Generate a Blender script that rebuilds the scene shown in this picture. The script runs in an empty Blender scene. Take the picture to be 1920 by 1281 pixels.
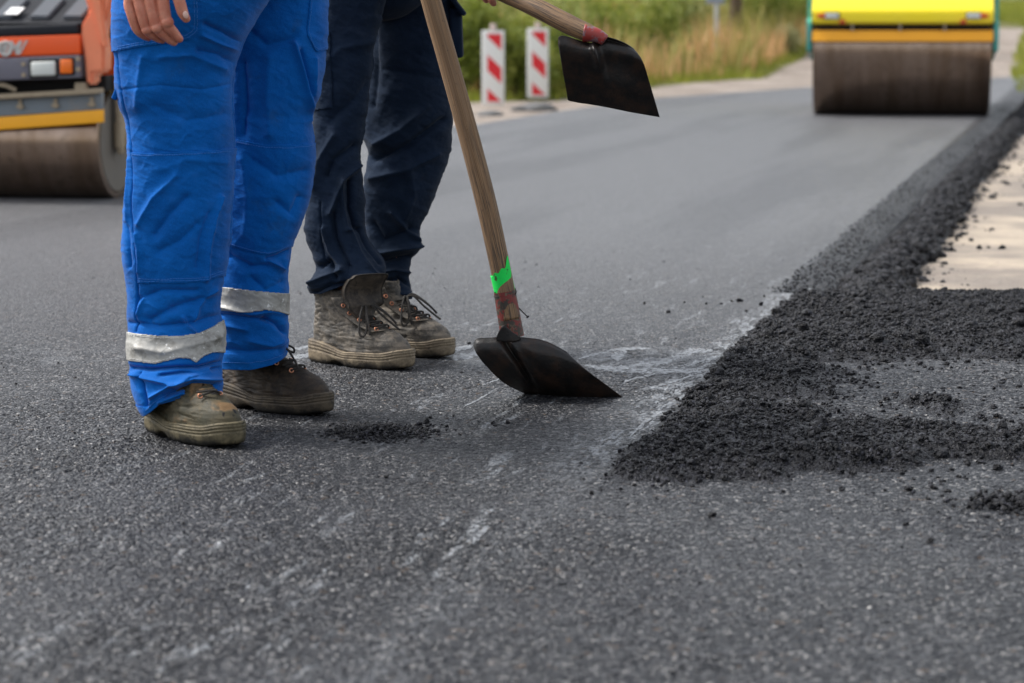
import bpy, bmesh, math, random
import numpy as np
from math import radians as R, sin, cos, pi
from mathutils import Vector, Matrix
rng = np.random.default_rng(7); random.seed(7)
sc = bpy.context.scene
# ------------------------------------------------------------ camera
FP, CAMZ, VH, DF = 4533.0, 0.82, 50.0, 5.30
PITCH = math.atan((640.5 - VH) / FP)
cam = bpy.data.cameras.new('camera'); camo = bpy.data.objects.new('camera', cam)
sc.collection.objects.link(camo); sc.camera = camo
cam.sensor_width = 36; cam.lens = FP / 1920 * 36; cam.clip_start = .1; cam.clip_end = 2000
camo.location = (0, 0, CAMZ); camo.rotation_euler = (pi / 2 - PITCH, 0, 0)
cam.dof.use_dof = True; cam.dof.focus_distance = DF; cam.dof.aperture_fstop = 4.9; cam.dof.aperture_blades = 0
# ------------------------------------------------------------ sky, sun, exposure
wd = bpy.data.worlds.new("World"); sc.world = wd; wd.use_nodes = True
nt = wd.node_tree; bg = nt.nodes['Background']
sky = nt.nodes.new('ShaderNodeTexSky'); sky.sky_type = 'NISHITA'; sky.sun_disc = False
SUN_EL, SUN_AZ = R(50), R(-72)          # azimuth from +Y towards +X
sky.sun_elevation = SUN_EL; sky.sun_rotation = SUN_AZ; sky.air_density = 1.0; sky.dust_density = 2.5; sky.ozone_density = 1.0
hs = nt.nodes.new('ShaderNodeHueSaturation'); hs.inputs['Saturation'].default_value = .32
nt.links.new(sky.outputs[0], hs.inputs['Color']); nt.links.new(hs.outputs[0], bg.inputs[0])
bg.inputs[1].default_value = .115
sl = bpy.data.lights.new('sun', 'SUN'); slo = bpy.data.objects.new('sun', sl); sc.collection.objects.link(slo)
sl.energy = 1.5; sl.angle = R(12); sl.color = (1, .965, .92)
sd = Vector((sin(SUN_AZ) * cos(SUN_EL), cos(SUN_AZ) * cos(SUN_EL), sin(SUN_EL)))
slo.rotation_euler = sd.to_track_quat('Z', 'Y').to_euler(); slo.location = (0, 0, 20)
sc.view_settings.view_transform = 'Standard'; sc.view_settings.look = 'None'
sc.view_settings.exposure = 1.3; sc.view_settings.gamma = 1
sc.cycles.use_denoising = True; sc.cycles.max_bounces = 6; sc.cycles.diffuse_bounces = 3
# ------------------------------------------------------------ picture -> place
FW = np.array([0, cos(PITCH), -sin(PITCH)]); UP = np.array([0, sin(PITCH), cos(PITCH)]); RT = np.array([1., 0, 0])
CP = np.array([0, 0, CAMZ])
def ray(u, v): return RT * ((u - 960) / FP) + UP * (-(v - 640.5) / FP) + FW
def G(u, v, z=0.0):
    d = ray(u, v); return CP + d * ((z - CAMZ) / d[2])
def A(u, v, Y):
    d = ray(u, v); return CP + d * (Y / d[1])
def proj(P):
    q = P - CP; dz = q @ FW
    return 960 + FP * (q @ RT) / dz, 640.5 - FP * (q @ UP) / dz
# ------------------------------------------------------------ noise in numpy
def _h(ix, iy, s):
    n = (ix.astype(np.int64) * 374761393 + iy.astype(np.int64) * 668265263 + s * 974634777) & 0xffffffff
    n = ((n ^ (n >> 13)) * 1274126177) & 0xffffffff
    return ((n ^ (n >> 16)) & 0xffff) / 65535.0
def vn(x, y, s=0):
    ix = np.floor(x); iy = np.floor(y); fx = x - ix; fy = y - iy
    fx = fx * fx * (3 - 2 * fx); fy = fy * fy * (3 - 2 * fy)
    a = _h(ix, iy, s); b = _h(ix + 1, iy, s); c = _h(ix, iy + 1, s); d = _h(ix + 1, iy + 1, s)
    return (a * (1 - fx) + b * fx) * (1 - fy) + (c * (1 - fx) + d * fx) * fy
def fbm(x, y, s=0, o=4):
    t = 0; a = .5
    for i in range(o): t = t + a * (vn(x, y, s + i) - .5); x = x * 2.03; y = y * 2.03; a *= .5
    return t
def sstep(a, b, x):
    t = np.clip((x - a) / (b - a), 0, 1); return t * t * (3 - 2 * t)
# ------------------------------------------------------------ object helpers
def put(o, parent=None):
    sc.collection.objects.link(o)
    if parent is not None: o.parent = parent
    return o
def tag(o, label=None, cat=None, group=None, kind=None):
    if label: o['label'] = label
    if cat: o['category'] = cat
    if group: o['group'] = group
    if kind: o['kind'] = kind
    return o
def thing(name, label, cat, loc=(0, 0, 0), rz=0, group=None):
    o = bpy.data.objects.new(name, None); put(o); o.location = loc; o.rotation_euler = (0, 0, rz); o.empty_display_size = .1
    return tag(o, label, cat, group)
def mk(name, V, F, mat, parent=None, smooth=True, uv=None, att=None, world=False):
    V = np.asarray(V, dtype=np.float64).reshape(-1, 3)
    if world and parent is not None:
        Mi = np.array(pm(parent).inverted()); V = V @ Mi[:3, :3].T + Mi[:3, 3]
    me = bpy.data.meshes.new(name)
    if isinstance(F, np.ndarray):
        k = F.shape[1]; n = F.shape[0]
        me.vertices.add(len(V)); me.vertices.foreach_set('co', V.ravel())
        me.loops.add(n * k); me.loops.foreach_set('vertex_index', F.ravel().astype(np.int32))
        me.polygons.add(n); me.polygons.foreach_set('loop_start', np.arange(0, n * k, k, dtype=np.int32))
        me.update(calc_edges=True)
    else:
        me.from_pydata(V.tolist(), [], [list(map(int, f)) for f in F]); me.update()
    if uv is not None:
        l = me.uv_layers.new(name='UVMap'); li = np.zeros(len(me.loops), dtype=np.int32); me.loops.foreach_get('vertex_index', li)
        l.data.foreach_set('uv', np.asarray(uv)[li].ravel())
    if att is not None:
        for an, av in att.items():
            a = me.attributes.new(an, 'FLOAT', 'POINT'); a.data.foreach_set('value', np.asarray(av, dtype=np.float32))
    me.polygons.foreach_set('use_smooth', np.full(len(me.polygons), smooth))
    if mat: me.materials.append(mat)
    me.validate()
    return put(bpy.data.objects.new(name, me), parent)
def pm(o):
    m = Matrix.LocRotScale(o.location, o.rotation_euler, o.scale)
    return pm(o.parent) @ m if o.parent else m
class MB:
    """collects pieces into one mesh"""
    def __init__(s): s.V = []; s.F = []; s.n = 0
    def add(s, V, F):
        V = np.asarray(V, float).reshape(-1, 3); s.V.append(V); s.F += [[int(i) + s.n for i in f] for f in F]; s.n += len(V); return s
    def box(s, c, d, rot=None, bev=0.0):
        bm = bmesh.new(); bmesh.ops.create_cube(bm, size=1)
        for v in bm.verts: v.co = Vector((v.co.x * d[0], v.co.y * d[1], v.co.z * d[2]))
        if bev: bmesh.ops.bevel(bm, geom=list(bm.edges), offset=bev, segments=3, affect='EDGES', profile=.5)
        M = Matrix.Translation(c) @ (rot.to_4x4() if rot is not None else Matrix())
        bmesh.ops.transform(bm, matrix=M, verts=bm.verts); bm.verts.index_update()
        s.add([tuple(v.co) for v in bm.verts], [[v.index for v in f.verts] for f in bm.faces]); bm.free(); return s
    def tube(s, pts, r, n=12, cap=True):
        V, F, _ = tube(pts, r, n, cap); return s.add(V, F.tolist() if isinstance(F, np.ndarray) else F)
    def prism(s, prof, axis, a, b):
        """prof: list of 2D points in the plane across axis ('x': (y,z))"""
        n = len(prof); V = []
        for t in (a, b):
            for p in prof: V.append((t, p[0], p[1]) if axis == 'x' else ((p[0], t, p[1]) if axis == 'y' else (p[0], p[1], t)))
        F = [[i, (i + 1) % n, n + (i + 1) % n, n + i] for i in range(n)] + [list(range(n))[::-1], list(range(n, 2 * n))]
        return s.add(V, F)
    def obj(s, name, mat, parent=None, smooth=False, world=False, bevel=0, auto=True):
        o = mk(name, np.vstack(s.V), s.F, mat, parent, smooth, world=world)
        bm = bmesh.new(); bm.from_mesh(o.data); bmesh.ops.recalc_face_normals(bm, faces=bm.faces)
        if bevel: bmesh.ops.bevel(bm, geom=[e for e in bm.edges if len(e.link_faces) == 2 and e.calc_face_angle() > .5], offset=bevel, segments=2, affect='EDGES')
        if smooth or auto:
            for f in bm.faces: f.smooth = True
            for e in bm.edges: e.smooth = not (len(e.link_faces) == 2 and e.calc_face_angle() > R(38))
        bm.to_mesh(o.data); bm.free(); return o
def spline(pts, n):
    P = np.asarray(pts, float); m = len(P); t = np.linspace(0, m - 1, n); out = np.zeros((n, P.shape[1]))
    for k, tt in enumerate(t):
        i = min(int(tt), m - 2); f = tt - i
        p0 = P[max(i - 1, 0)]; p1 = P[i]; p2 = P[i + 1]; p3 = P[min(i + 2, m - 1)]
        out[k] = .5 * (2 * p1 + (p2 - p0) * f + (2 * p0 - 5 * p1 + 4 * p2 - p3) * f * f + (3 * p1 - p0 - 3 * p2 + p3) * f ** 3)
    return out
def tube(pts, r, n=12, cap=True, closed=False):
    P = np.asarray(pts, float); m = len(P); r = np.broadcast_to(np.asarray(r, float), (m,))
    if closed: T = np.roll(P, -1, 0) - np.roll(P, 1, 0)
    else: T = np.gradient(P, axis=0)
    T /= np.linalg.norm(T, axis=1)[:, None] + 1e-12
    a = np.cross(T[0], [0, 0, 1.]); a = np.cross(T[0], [1., 0, 0]) if np.linalg.norm(a) < .2 else a
    a /= np.linalg.norm(a); V = []; uv = []; L = 0
    th = np.linspace(0, 2 * pi, n, endpoint=False)
    for i in range(m):
        a = a - T[i] * (a @ T[i]); a /= np.linalg.norm(a) + 1e-12; b = np.cross(T[i], a)
        if i: L += np.linalg.norm(P[i] - P[i - 1])
        V.append(P[i] + r[i] * (np.outer(np.cos(th), a) + np.outer(np.sin(th), b)))
        uv.append(np.stack([th / (2 * pi), np.full(n, L)], 1))
    V = np.vstack(V); uv = np.vstack(uv)
    i = np.arange(m if closed else m - 1)[:, None]; j = np.arange(n)[None]
    F = np.stack(np.broadcast_arrays(i * n + j, i * n + (j + 1) % n, ((i + 1) % m) * n + (j + 1) % n, ((i + 1) % m) * n + j), -1).reshape(-1, 4).tolist()
    if cap and not closed: F += [list(range(n))[::-1], list(range((m - 1) * n, m * n))]
    return V, F, uv
def grid_faces(m, n, wrap=False):
    i = np.arange(m - 1)[:, None]; j = np.arange(n if wrap else n - 1)[None]
    return np.stack(np.broadcast_arrays(i * n + j, i * n + (j + 1) % n, (i + 1) * n + (j + 1) % n, (i + 1) * n + j), -1).reshape(-1, 4)
# ------------------------------------------------------------ materials
class Mat:
    def __init__(s, name, **kw):
        s.m = bpy.data.materials.new(name); s.m.use_nodes = True; s.t = s.m.node_tree; s.b = s.t.nodes['Principled BSDF']
        for k, v in kw.items(): s.set(k, v)
    def set(s, k, v):
        k = {'col': 'Base Color', 'rough': 'Roughness', 'metal': 'Metallic', 'spec': 'Specular IOR Level', 'sheen': 'Sheen Weight', 'coat': 'Coat Weight', 'norm': 'Normal'}.get(k, k)
        s.inp(s.b.inputs[k], v)
    def inp(s, sock, v):
        if isinstance(v, bpy.types.NodeSocket): s.t.links.new(v, sock)
        elif isinstance(v, (tuple, list)) and sock.type == 'RGBA': sock.default_value = tuple(v)[:3] + (1,)
        else: sock.default_value = v
    def node(s, ty, out=0, props=None, **ins):
        n = s.t.nodes.new(ty)
        for k, v in (props or {}).items(): setattr(n, k, v)
        for k, v in ins.items(): s.inp(n.inputs[int(k[1:]) if k[0] == 'i' and k[1:].isdigit() else k], v)
        return n.outputs[out]
    def co(s, which='Object'): return s.node('ShaderNodeTexCoord', which)
    def map(s, vec, scale=(1, 1, 1), rot=(0, 0, 0), loc=(0, 0, 0)):
        return s.node('ShaderNodeMapping', 0, None, Vector=vec, Scale=scale, Rotation=rot, Location=loc)
    def noise(s, vec, scale, detail=3, rough=.55, out=0, dist=0):
        return s.node('ShaderNodeTexNoise', out, None, Vector=vec, Scale=scale, Detail=detail, Roughness=rough, Distortion=dist)
    def vor(s, vec, scale, out='Distance', feat='F1', rand=1):
        return s.node('ShaderNodeTexVoronoi', out, {'feature': feat}, Vector=vec, Scale=scale, Randomness=rand)
    def ramp(s, fac, stops, interp='LINEAR'):
        n = s.t.nodes.new('ShaderNodeValToRGB'); s.inp(n.inputs[0], fac); e = n.color_ramp.elements; n.color_ramp.interpolation = interp
        while len(e) > 1: e.remove(e[0])
        e[0].position = stops[0][0]
        for i, (p, c) in enumerate(stops):
            el = e[0] if i == 0 else e.new(p)
            el.color = (c, c, c, 1) if not isinstance(c, tuple) else tuple(c)[:3] + (1,)
        return n.outputs[0]
    def mix(s, f, a, b, mode='MIX'):
        n = s.t.nodes.new('ShaderNodeMix'); n.data_type = 'RGBA'; n.blend_type = mode; n.clamp_factor = True
        s.inp(n.inputs[0], f); s.inp(n.inputs[6], a); s.inp(n.inputs[7], b); return n.outputs[2]
    def math(s, op, a, b=0.0, c=0.0, clamp=False):
        n = s.t.nodes.new('ShaderNodeMath'); n.operation = op; n.use_clamp = clamp
        s.inp(n.inputs[0], a); s.inp(n.inputs[1], b); s.inp(n.inputs[2], c); return n.outputs[0]
    def sep(s, vec):
        n = s.t.nodes.new('ShaderNodeSeparateXYZ'); s.inp(n.inputs[0], vec); return n.outputs
    def comb(s, x, y, z):
        n = s.t.nodes.new('ShaderNodeCombineXYZ'); s.inp(n.inputs[0], x); s.inp(n.inputs[1], y); s.inp(n.inputs[2], z); return n.outputs[0]
    def sm(s, a, b, x):
        n = s.t.nodes.new('ShaderNodeMapRange'); n.interpolation_type = 'SMOOTHSTEP'; s.inp(n.inputs[0], x)
        n.inputs[1].default_value = a; n.inputs[2].default_value = b; return n.outputs[0]
    def bump(s, h, dist=.002, strength=1.0, prev=None):
        n = s.t.nodes.new('ShaderNodeBump'); n.inputs['Strength'].default_value = strength; n.inputs['Distance'].default_value = dist
        s.inp(n.inputs['Height'], h)
        if prev is not None: s.t.links.new(prev, n.inputs['Normal'])
        return n.outputs[0]
    def attr(s, name): return s.node('ShaderNodeAttribute', 'Fac', {'attribute_name': name})

def edgex(y):       # right hand edge of the fresh carriageway
    y = np.asarray(y, float)
    return np.interp(y, [-4, 4.4, 7.6, 14, 20.6, 28.6, 33, 40], [-1.8, .18, .905, 2.42, 4.03, 5.95, 7.3, 9.8])
def asphalt_mat():
    m = Mat('asphalt'); P = m.co('Object'); X, Y, Z = m.sep(P)
    warp = m.noise(P, 60, 2, out=1)
    Pw = m.mix(.012, P, warp, 'ADD')
    cell = m.vor(Pw, 165, 'Color'); cd = m.vor(Pw, 165, 'Distance'); cellv = m.sep(cell)[0]
    fine = m.noise(P, 420, 2); med = m.noise(P, 34, 4, .65); big = m.noise(P, 2.3, 4); 
    stone = m.ramp(cellv, [(0, (.0025, .003, .0042)), (.45, (.0080, .0088, .0112)), (.72, (.022, .0232, .027)), (.88, (.064, .064, .068)), (.955, (.18, .175, .17)), (1, (.42, .40, .37))])
    col = m.mix(m.math('MULTIPLY', m.sm(.4, .62, fine), .7), stone, (.008, .009, .0112))
    col = m.mix(m.math('MULTIPLY', m.sm(.25, .75, med), .4), col, (.026, .0275, .032))
    col = m.mix(m.math('MULTIPLY', m.sm(.35, .7, big), .45), col, (.034, .0355, .041))
    rust = m.math('MULTIPLY', m.sm(.965, .99, m.sep(m.vor(P, 90, 'Color'))[1]), m.sm(.5, .6, fine))
    col = m.mix(m.math('MULTIPLY', rust, .8), col, (.20, .13, .075))
    # distance from the edge line, positive outside the carriageway
    d = m.math('SUBTRACT', X, m.math('MULTIPLY_ADD', Y, .2345, -.865))
    wob = m.math('MULTIPLY_ADD', m.noise(P, 3.5, 4), .22, -.11)
    dw = m.math('ADD', d, wob)
    def gauss(x, c, w):
        t = m.math('DIVIDE', m.math('SUBTRACT', x, c), w); return m.math('POWER', 2.718, m.math('MULTIPLY', m.math('MULTIPLY', t, t), -1.0))
    ang = math.atan(.2345)
    Ps = m.map(P, rot=(0, 0, ang), scale=(1, 1, 1))
    st1 = m.noise(m.map(Ps, scale=(26, 3.2, 1)), 1, 5, .6, dist=.6)     # long streaks along the lane
    st2 = m.noise(m.map(Ps, scale=(60, 14, 1)), 1, 4, .6, dist=1.0)
    lumps = m.noise(P, 14, 4, .6, dist=1.2)
    edge = m.math('MULTIPLY', gauss(dw, -.035, .055), m.sm(.44, .60, st2))
    edge = m.math('MULTIPLY', edge, m.math('MULTIPLY', m.math('MULTIPLY_ADD', m.sm(4.2, 4.7, Y), .78, .22), m.sm(16, 9, Y)))
    near = m.math('MULTIPLY', m.sm(-1.7, -.25, dw), m.sm(.03, -.1, dw))
    strk = m.math('MULTIPLY', near, m.math('MULTIPLY', m.sm(.56, .66, st1), m.sm(.42, .60, st2)))
    scuff = m.math('MULTIPLY', m.math('MULTIPLY', m.sm(.60, .72, st1), m.sm(.5, .62, lumps)), m.math('MULTIPLY', m.sm(9.5, 6.5, Y), m.sm(.1, -.2, dw)))
    # a shallow water film across the lane, sky reflection put into its pale colour
    yb = m.math('ADD', Y, m.math('MULTIPLY_ADD', m.noise(P, 1.6, 3), .5, -.25))
    film = m.math('MULTIPLY', gauss(yb, 6.02, .17), m.sm(.50, .56, m.noise(m.map(P, scale=(7.5, 3.6, 1)), 1, 4, .55, dist=1.3)))
    filmL = m.math('MULTIPLY', m.math('MULTIPLY', film, m.sm(.06, -.02, dw)), m.math('MULTIPLY_ADD', gauss(X, .28, .26), .25, .12))
    w = m.math('MAXIMUM', edge, m.math('MULTIPLY', strk, .85)); w = m.math('MAXIMUM', w, m.math('MULTIPLY', m.math('MULTIPLY', scuff, m.math('MULTIPLY_ADD', m.sm(3.8, 5.0, Y), .75, .25)), .42))
    w = m.math('MULTIPLY', w, m.sm(.3, .6, m.noise(P, 90, 3)))
    w = m.math('MAXIMUM', w, filmL, clamp=True)
    col = m.mix(w, col, (.34, .36, .38))
    # roller lanes: faint long bands
    lane = m.noise(m.comb(m.math('MULTIPLY', d, 1.6), m.math('MULTIPLY', Y, .12), 0), 1, 3)
    pass
    col = m.mix(m.math('MULTIPLY', m.sm(4.9, 10.5, Y), .78), col, m.mix(m.sm(.3, .7, med), (.112, .114, .120), (.165, .168, .176)))   # lighter further off: sky sheen put into the rolled mat's colour
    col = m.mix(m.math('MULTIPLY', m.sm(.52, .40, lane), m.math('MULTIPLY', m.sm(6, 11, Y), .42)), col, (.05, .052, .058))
    rim = m.math('MULTIPLY', m.math('MULTIPLY', m.sm(-.085, -.045, d), m.sm(7.44, 7.56, Y)), .92); col = m.mix(rim, col, m.mix(m.sm(.4, .65, med), (.010, .010, .012), (.032, .032, .035)))   # darker strip along the slab's sloping rim
    # darker patch in front of the workers' feet
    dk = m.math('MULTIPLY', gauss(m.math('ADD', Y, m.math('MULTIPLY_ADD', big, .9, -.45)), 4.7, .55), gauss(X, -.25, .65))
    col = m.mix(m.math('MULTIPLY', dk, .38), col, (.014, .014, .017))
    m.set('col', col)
    m.set('rough', m.math('MULTIPLY_ADD', med, .25, .33)); m.set('spec', m.math('MULTIPLY_ADD', m.math('POWER', cellv, 3.0), .75, .16))
    h = m.math('ADD', m.math('MULTIPLY', m.sm(.0, .75, cd), -.8), m.math('MULTIPLY', fine, .35)); h = m.math('ADD', h, m.math('MULTIPLY', cellv, .5))
    h = m.math('ADD', h, m.math('MULTIPLY', med, 1.3))
    h = m.math('MULTIPLY', h, m.math('SUBTRACT', 1.0, m.math('MULTIPLY', filmL, .9)))
    m.set('norm', m.bump(h, .0055, .9)); return m.m
def loose_mat(name='loose_asphalt', base=(.009, .009, .011)):
    m = Mat(name); P = m.co('Object'); n1 = m.noise(P, 260, 3, .6); n2 = m.noise(P, 40, 3)
    c = m.mix(m.sm(.35, .7, n1), tuple(x * .6 for x in base), tuple(x * 1.9 for x in base))
    c = m.mix(m.math('MULTIPLY', m.sm(.5, .75, n2), .5), c, (.030, .031, .035))
    cv_ = m.sep(m.vor(P, 230, 'Color')); c = m.mix(m.math('MULTIPLY', m.sm(.86, .95, cv_[0]), .8), c, tuple(x * 9 for x in base)); c = m.mix(m.math('MULTIPLY', m.sm(.5, .1, cv_[1]), .6), c, tuple(x * .3 for x in base))
    m.set('col', c); m.set('rough', m.math('MULTIPLY_ADD', n2, .25, .36)); m.set('spec', m.math('MULTIPLY_ADD', cv_[2], .45, .04))
    m.set('norm', m.bump(m.math('ADD', n1, m.math('MULTIPLY', m.vor(P, 230), -1.2)), .004, 1.0)); return m.m
def cloth_mat(name, c1, c2, weave=1500, dirt=None, sheen=.04):
    m = Mat(name); P = m.co('Object'); n = m.noise(P, 7, 4); f = m.noise(m.map(P, scale=(900, 900, 300)), 1, 2)
    f2 = m.noise(m.map(P, scale=(260, 260, 900)), 1, 2)
    worn = m.noise(P, 28, 5, .65)
    c = m.mix(m.sm(.3, .7, n), c1, c2)
    c = m.mix(m.math('MULTIPLY', m.sm(.35, .75, f), .30), c, tuple(x * 1.7 + .004 for x in c2))
    c = m.mix(m.math('MULTIPLY', m.sm(.50, .75, worn), .16), c, tuple(x * 1.25 + .03 for x in c2))
    if dirt:
        c = m.mix(m.math('MULTIPLY', m.sm(.58, .74, m.noise(P, 16, 5, .7)), .35), c, dirt)
    m.set('col', c); m.set('rough', .9); m.set('spec', .10); m.set('sheen', sheen); m.set('Sheen Roughness', .4)
    m.set('norm', m.bump(m.math('ADD', m.math('ADD', f, f2), m.math('MULTIPLY', worn, 1.5)), .0006, .7)); return m.m
def paint_mat(name, col, rough=.4, metal=0, dirt=(.20, .15, .10), amt=.5, spec=.5, coat=0):
    m = Mat(name); P = m.co('Object'); n = m.noise(P, 9, 5, .65); n2 = m.noise(P, 45, 4, .7)
    c = m.mix(m.math('MULTIPLY', m.sm(.5, .72, m.math('MULTIPLY_ADD', n2, .4, m.math('MULTIPLY', n, .62))), amt), col, dirt)
    m.set('col', c); m.set('rough', m.math('MULTIPLY_ADD', n2, .25, rough - .1)); m.set('metal', metal); m.set('spec', spec); m.set('coat', coat)
    m.set('norm', m.bump(n2, .0008, .4)); return m.m
def drum_mat():
    m = Mat('drum_steel'); P = m.co('Object'); s = m.noise(m.map(P, scale=(14, 1.2, 1.2)), 1, 4, .6); n = m.noise(P, 22, 4)
    c = m.mix(m.sm(.3, .7, s), (.23, .155, .105), (.34, .25, .195)); c = m.mix(m.math('MULTIPLY', m.sm(.5, .75, n), .4), c, (.05, .035, .022))
    m.set('col', c); m.set('metal', .9); m.set('rough', m.math('MULTIPLY_ADD', n, .12, .15)); m.set('norm', m.bump(s, .002, .3)); return m.m
def wood_mat():
    m = Mat('weathered_wood'); UV = m.co('UV'); U, Vv, _ = m.sep(UV); P = m.co('Object')
    a = m.math('MULTIPLY', U, 2 * pi); rx = m.math('COSINE', a); ry = m.math('SINE', a)
    C = m.comb(m.math('MULTIPLY', rx, 1), m.math('MULTIPLY', ry, 1), m.math('MULTIPLY', Vv, 2.2))
    g = m.noise(m.map(C, scale=(16, 16, 1.6)), 1, 4, .6, dist=.4); g2 = m.noise(m.map(C, scale=(4, 4, .8)), 1, 3)
    fl = m.noise(m.map(C, scale=(7, 7, 5)), 1, 5, .7)
    c = m.ramp(g, [(.30, (.090, .046, .018)), (.48, (.19, .103, .043)), (.62, (.30, .175, .080)), (.75, (.165, .09, .037))])
    c = m.mix(m.math('MULTIPLY', m.sm(.4, .7, g2), .5), c, (.17, .11, .062))
    tar = m.math('MULTIPLY', m.sm(.46, .62, fl), m.sm(.70, .12, Vv)); c = m.mix(m.math('MULTIPLY', tar, .93), c, (.018, .014, .011))
    sp = m.sm(.66, .72, m.noise(P, 140, 3)); c = m.mix(m.math('MULTIPLY', sp, .7), c, (.03, .02, .015))
    m.set('col', c); m.set('rough', .62); m.set('norm', m.bump(m.math('ADD', g, m.math('MULTIPLY', fl, .5)), .0012, .6)); return m.m
def boot_mat(name, leather, mud, stain=False, amt=.6):
    m = Mat(name); P = m.co('Object'); X, Y, Z = m.sep(P); n = m.noise(P, 28, 5, .65); n2 = m.noise(P, 130, 4, .65); n3 = m.noise(P, 12, 3)
    c = m.mix(m.sm(.35, .7, n3), leather, tuple(x * 1.7 for x in leather))
    c = m.mix(m.math('MULTIPLY', m.sm(.40, .66, m.math('MULTIPLY_ADD', n2, .35, m.math('MULTIPLY', n, .68))), amt), c, mud)
    if stain:
        c = m.mix(m.math('MULTIPLY', m.sm(.55, .68, m.noise(P, 17, 3, .6, dist=.5)), .75), c, (.23, .13, .055))
        c = m.mix(m.sm(.64, .68, m.noise(m.map(P, loc=(3, 1, 2)), 21, 3)), c, (.008, .008, .009))
    tar = m.sm(.022, .004, m.math('ADD', Z, m.math('MULTIPLY_ADD', n, .030, -.015))); c = m.mix(m.math('MULTIPLY', tar, .93), c, (.006, .006, .006)); c = m.mix(m.math('MULTIPLY', m.sm(.60, .68, m.noise(P, 60, 4, .7)), .75), c, (.010, .009, .008))
    m.set('col', c); m.set('rough', m.math('MULTIPLY_ADD', n, .3, .5)); m.set('spec', .3)
    m.set('norm', m.bump(m.math('ADD', m.math('MULTIPLY', n2, .6), n), .0022, .8)); return m.m
def skin_mat():
    m = Mat('skin'); P = m.co('Object'); n = m.noise(P, 55, 4); n2 = m.noise(P, 420, 3)
    c = m.mix(m.sm(.3, .7, n), (.48, .155, .095), (.60, .245, .16)); c = m.mix(m.math('MULTIPLY', m.sm(.5, .7, m.noise(P, 110, 3)), .35), c, (.30, .115, .075))
    m.set('col', c); m.set('rough', .5); m.set('Subsurface Weight', .12); m.set('Subsurface Radius', (.008, .003, .002)); m.set('Subsurface Scale', 1.0)
    m.set('norm', m.bump(m.math('ADD', n2, m.vor(P, 300)), .0006, .6)); return m.m
def plain(name, col, rough=.5, metal=0, spec=.5, emis=None):
    m = Mat(name, col=col, rough=rough, metal=metal, spec=spec); return m.m
def sand_mat():
    m = Mat('sandy_ground'); P = m.co('Object'); k = m.attr('veg'); n = m.noise(P, 1.1, 5, .6); n2 = m.noise(P, 12, 5, .65); n3 = m.noise(P, 110, 3)
    c = m.mix(m.sm(.35, .65, n), (.19, .155, .13), (.34, .295, .255)); c = m.mix(m.math('MULTIPLY', m.sm(.5, .7, n2), .6), c, (.15, .122, .10))
    c = m.mix(m.math('MULTIPLY', m.sm(.5, .75, n3), .35), c, (.50, .45, .39)); c = m.mix(m.math('MULTIPLY', m.attr('dry'), m.math('MULTIPLY_ADD', n2, 2.2, -.35, clamp=True)), c, m.mix(m.sm(.4, .6, n), (.25, .22, .19), (.46, .385, .295)))
    g = m.mix(m.sm(.35, .65, n2), (.06, .085, .018), (.17, .145, .06))
    kk = m.sm(.3, .7, m.math('ADD', k, m.math('MULTIPLY_ADD', n2, .6, -.3)))
    m.set('col', m.mix(kk, c, g)); m.set('rough', .95); m.set('spec', .15); m.set('norm', m.bump(m.math('ADD', n2, m.math('MULTIPLY', n3, .3)), .03, .7)); return m.m
def leaf_mat(name, stops, trans=.35):
    m = Mat(name); a = m.attr('tint'); m.set('col', m.ramp(a, stops)); m.set('rough', .6); m.set('spec', .3)
    tr = m.node('ShaderNodeBsdfTranslucent', 0, None, Color=m.ramp(a, stops)); mx = m.t.nodes.new('ShaderNodeMixShader'); mx.inputs[0].default_value = trans
    m.t.links.new(m.b.outputs[0], mx.inputs[1]); m.t.links.new(tr, mx.inputs[2]); m.t.links.new(mx.outputs[0], m.t.nodes['Material Output'].inputs[0]); return m.m
def steel_mat():
    m = Mat('rusty_steel'); P = m.co('Object'); n = m.noise(P, 26, 5, .7); n2 = m.noise(P, 160, 3)
    c = m.mix(m.sm(.4, .68, n), (.006, .0055, .0054), (.024, .012, .007)); c = m.mix(m.math('MULTIPLY', m.sm(.55, .75, n2), .5), c, (.003, .003, .003))
    m.set('col', c); m.set('rough', m.math('MULTIPLY_ADD', n, .35, .32)); m.set('metal', 0); m.set('spec', .42); m.set('norm', m.bump(m.math('ADD', n, n2), .0015, .5)); return m.m
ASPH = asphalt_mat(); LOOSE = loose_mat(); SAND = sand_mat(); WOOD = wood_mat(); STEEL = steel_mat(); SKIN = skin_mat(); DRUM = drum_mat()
BLUE = cloth_mat('blue_cotton', (.001, .070, .285), (.002, .102, .39), dirt=(.02, .065, .15), sheen=.12); BLUE2 = BLUE
NAVY = cloth_mat('navy_cotton', (.006, .012, .024), (.010, .019, .038), dirt=(.016, .022, .032))
BLACKR = plain('black_rubber', (.012, .012, .012), .6); LACE = plain('black_lace', (.020, .017, .014), .85); COPPER = plain('copper_eyelet', (.50, .22, .13), .35, .9)
HAIR = plain('dark_hair', (.03, .018, .01), .6); THREAD = plain('blue_thread', (.01, .12, .40), .8)
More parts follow.
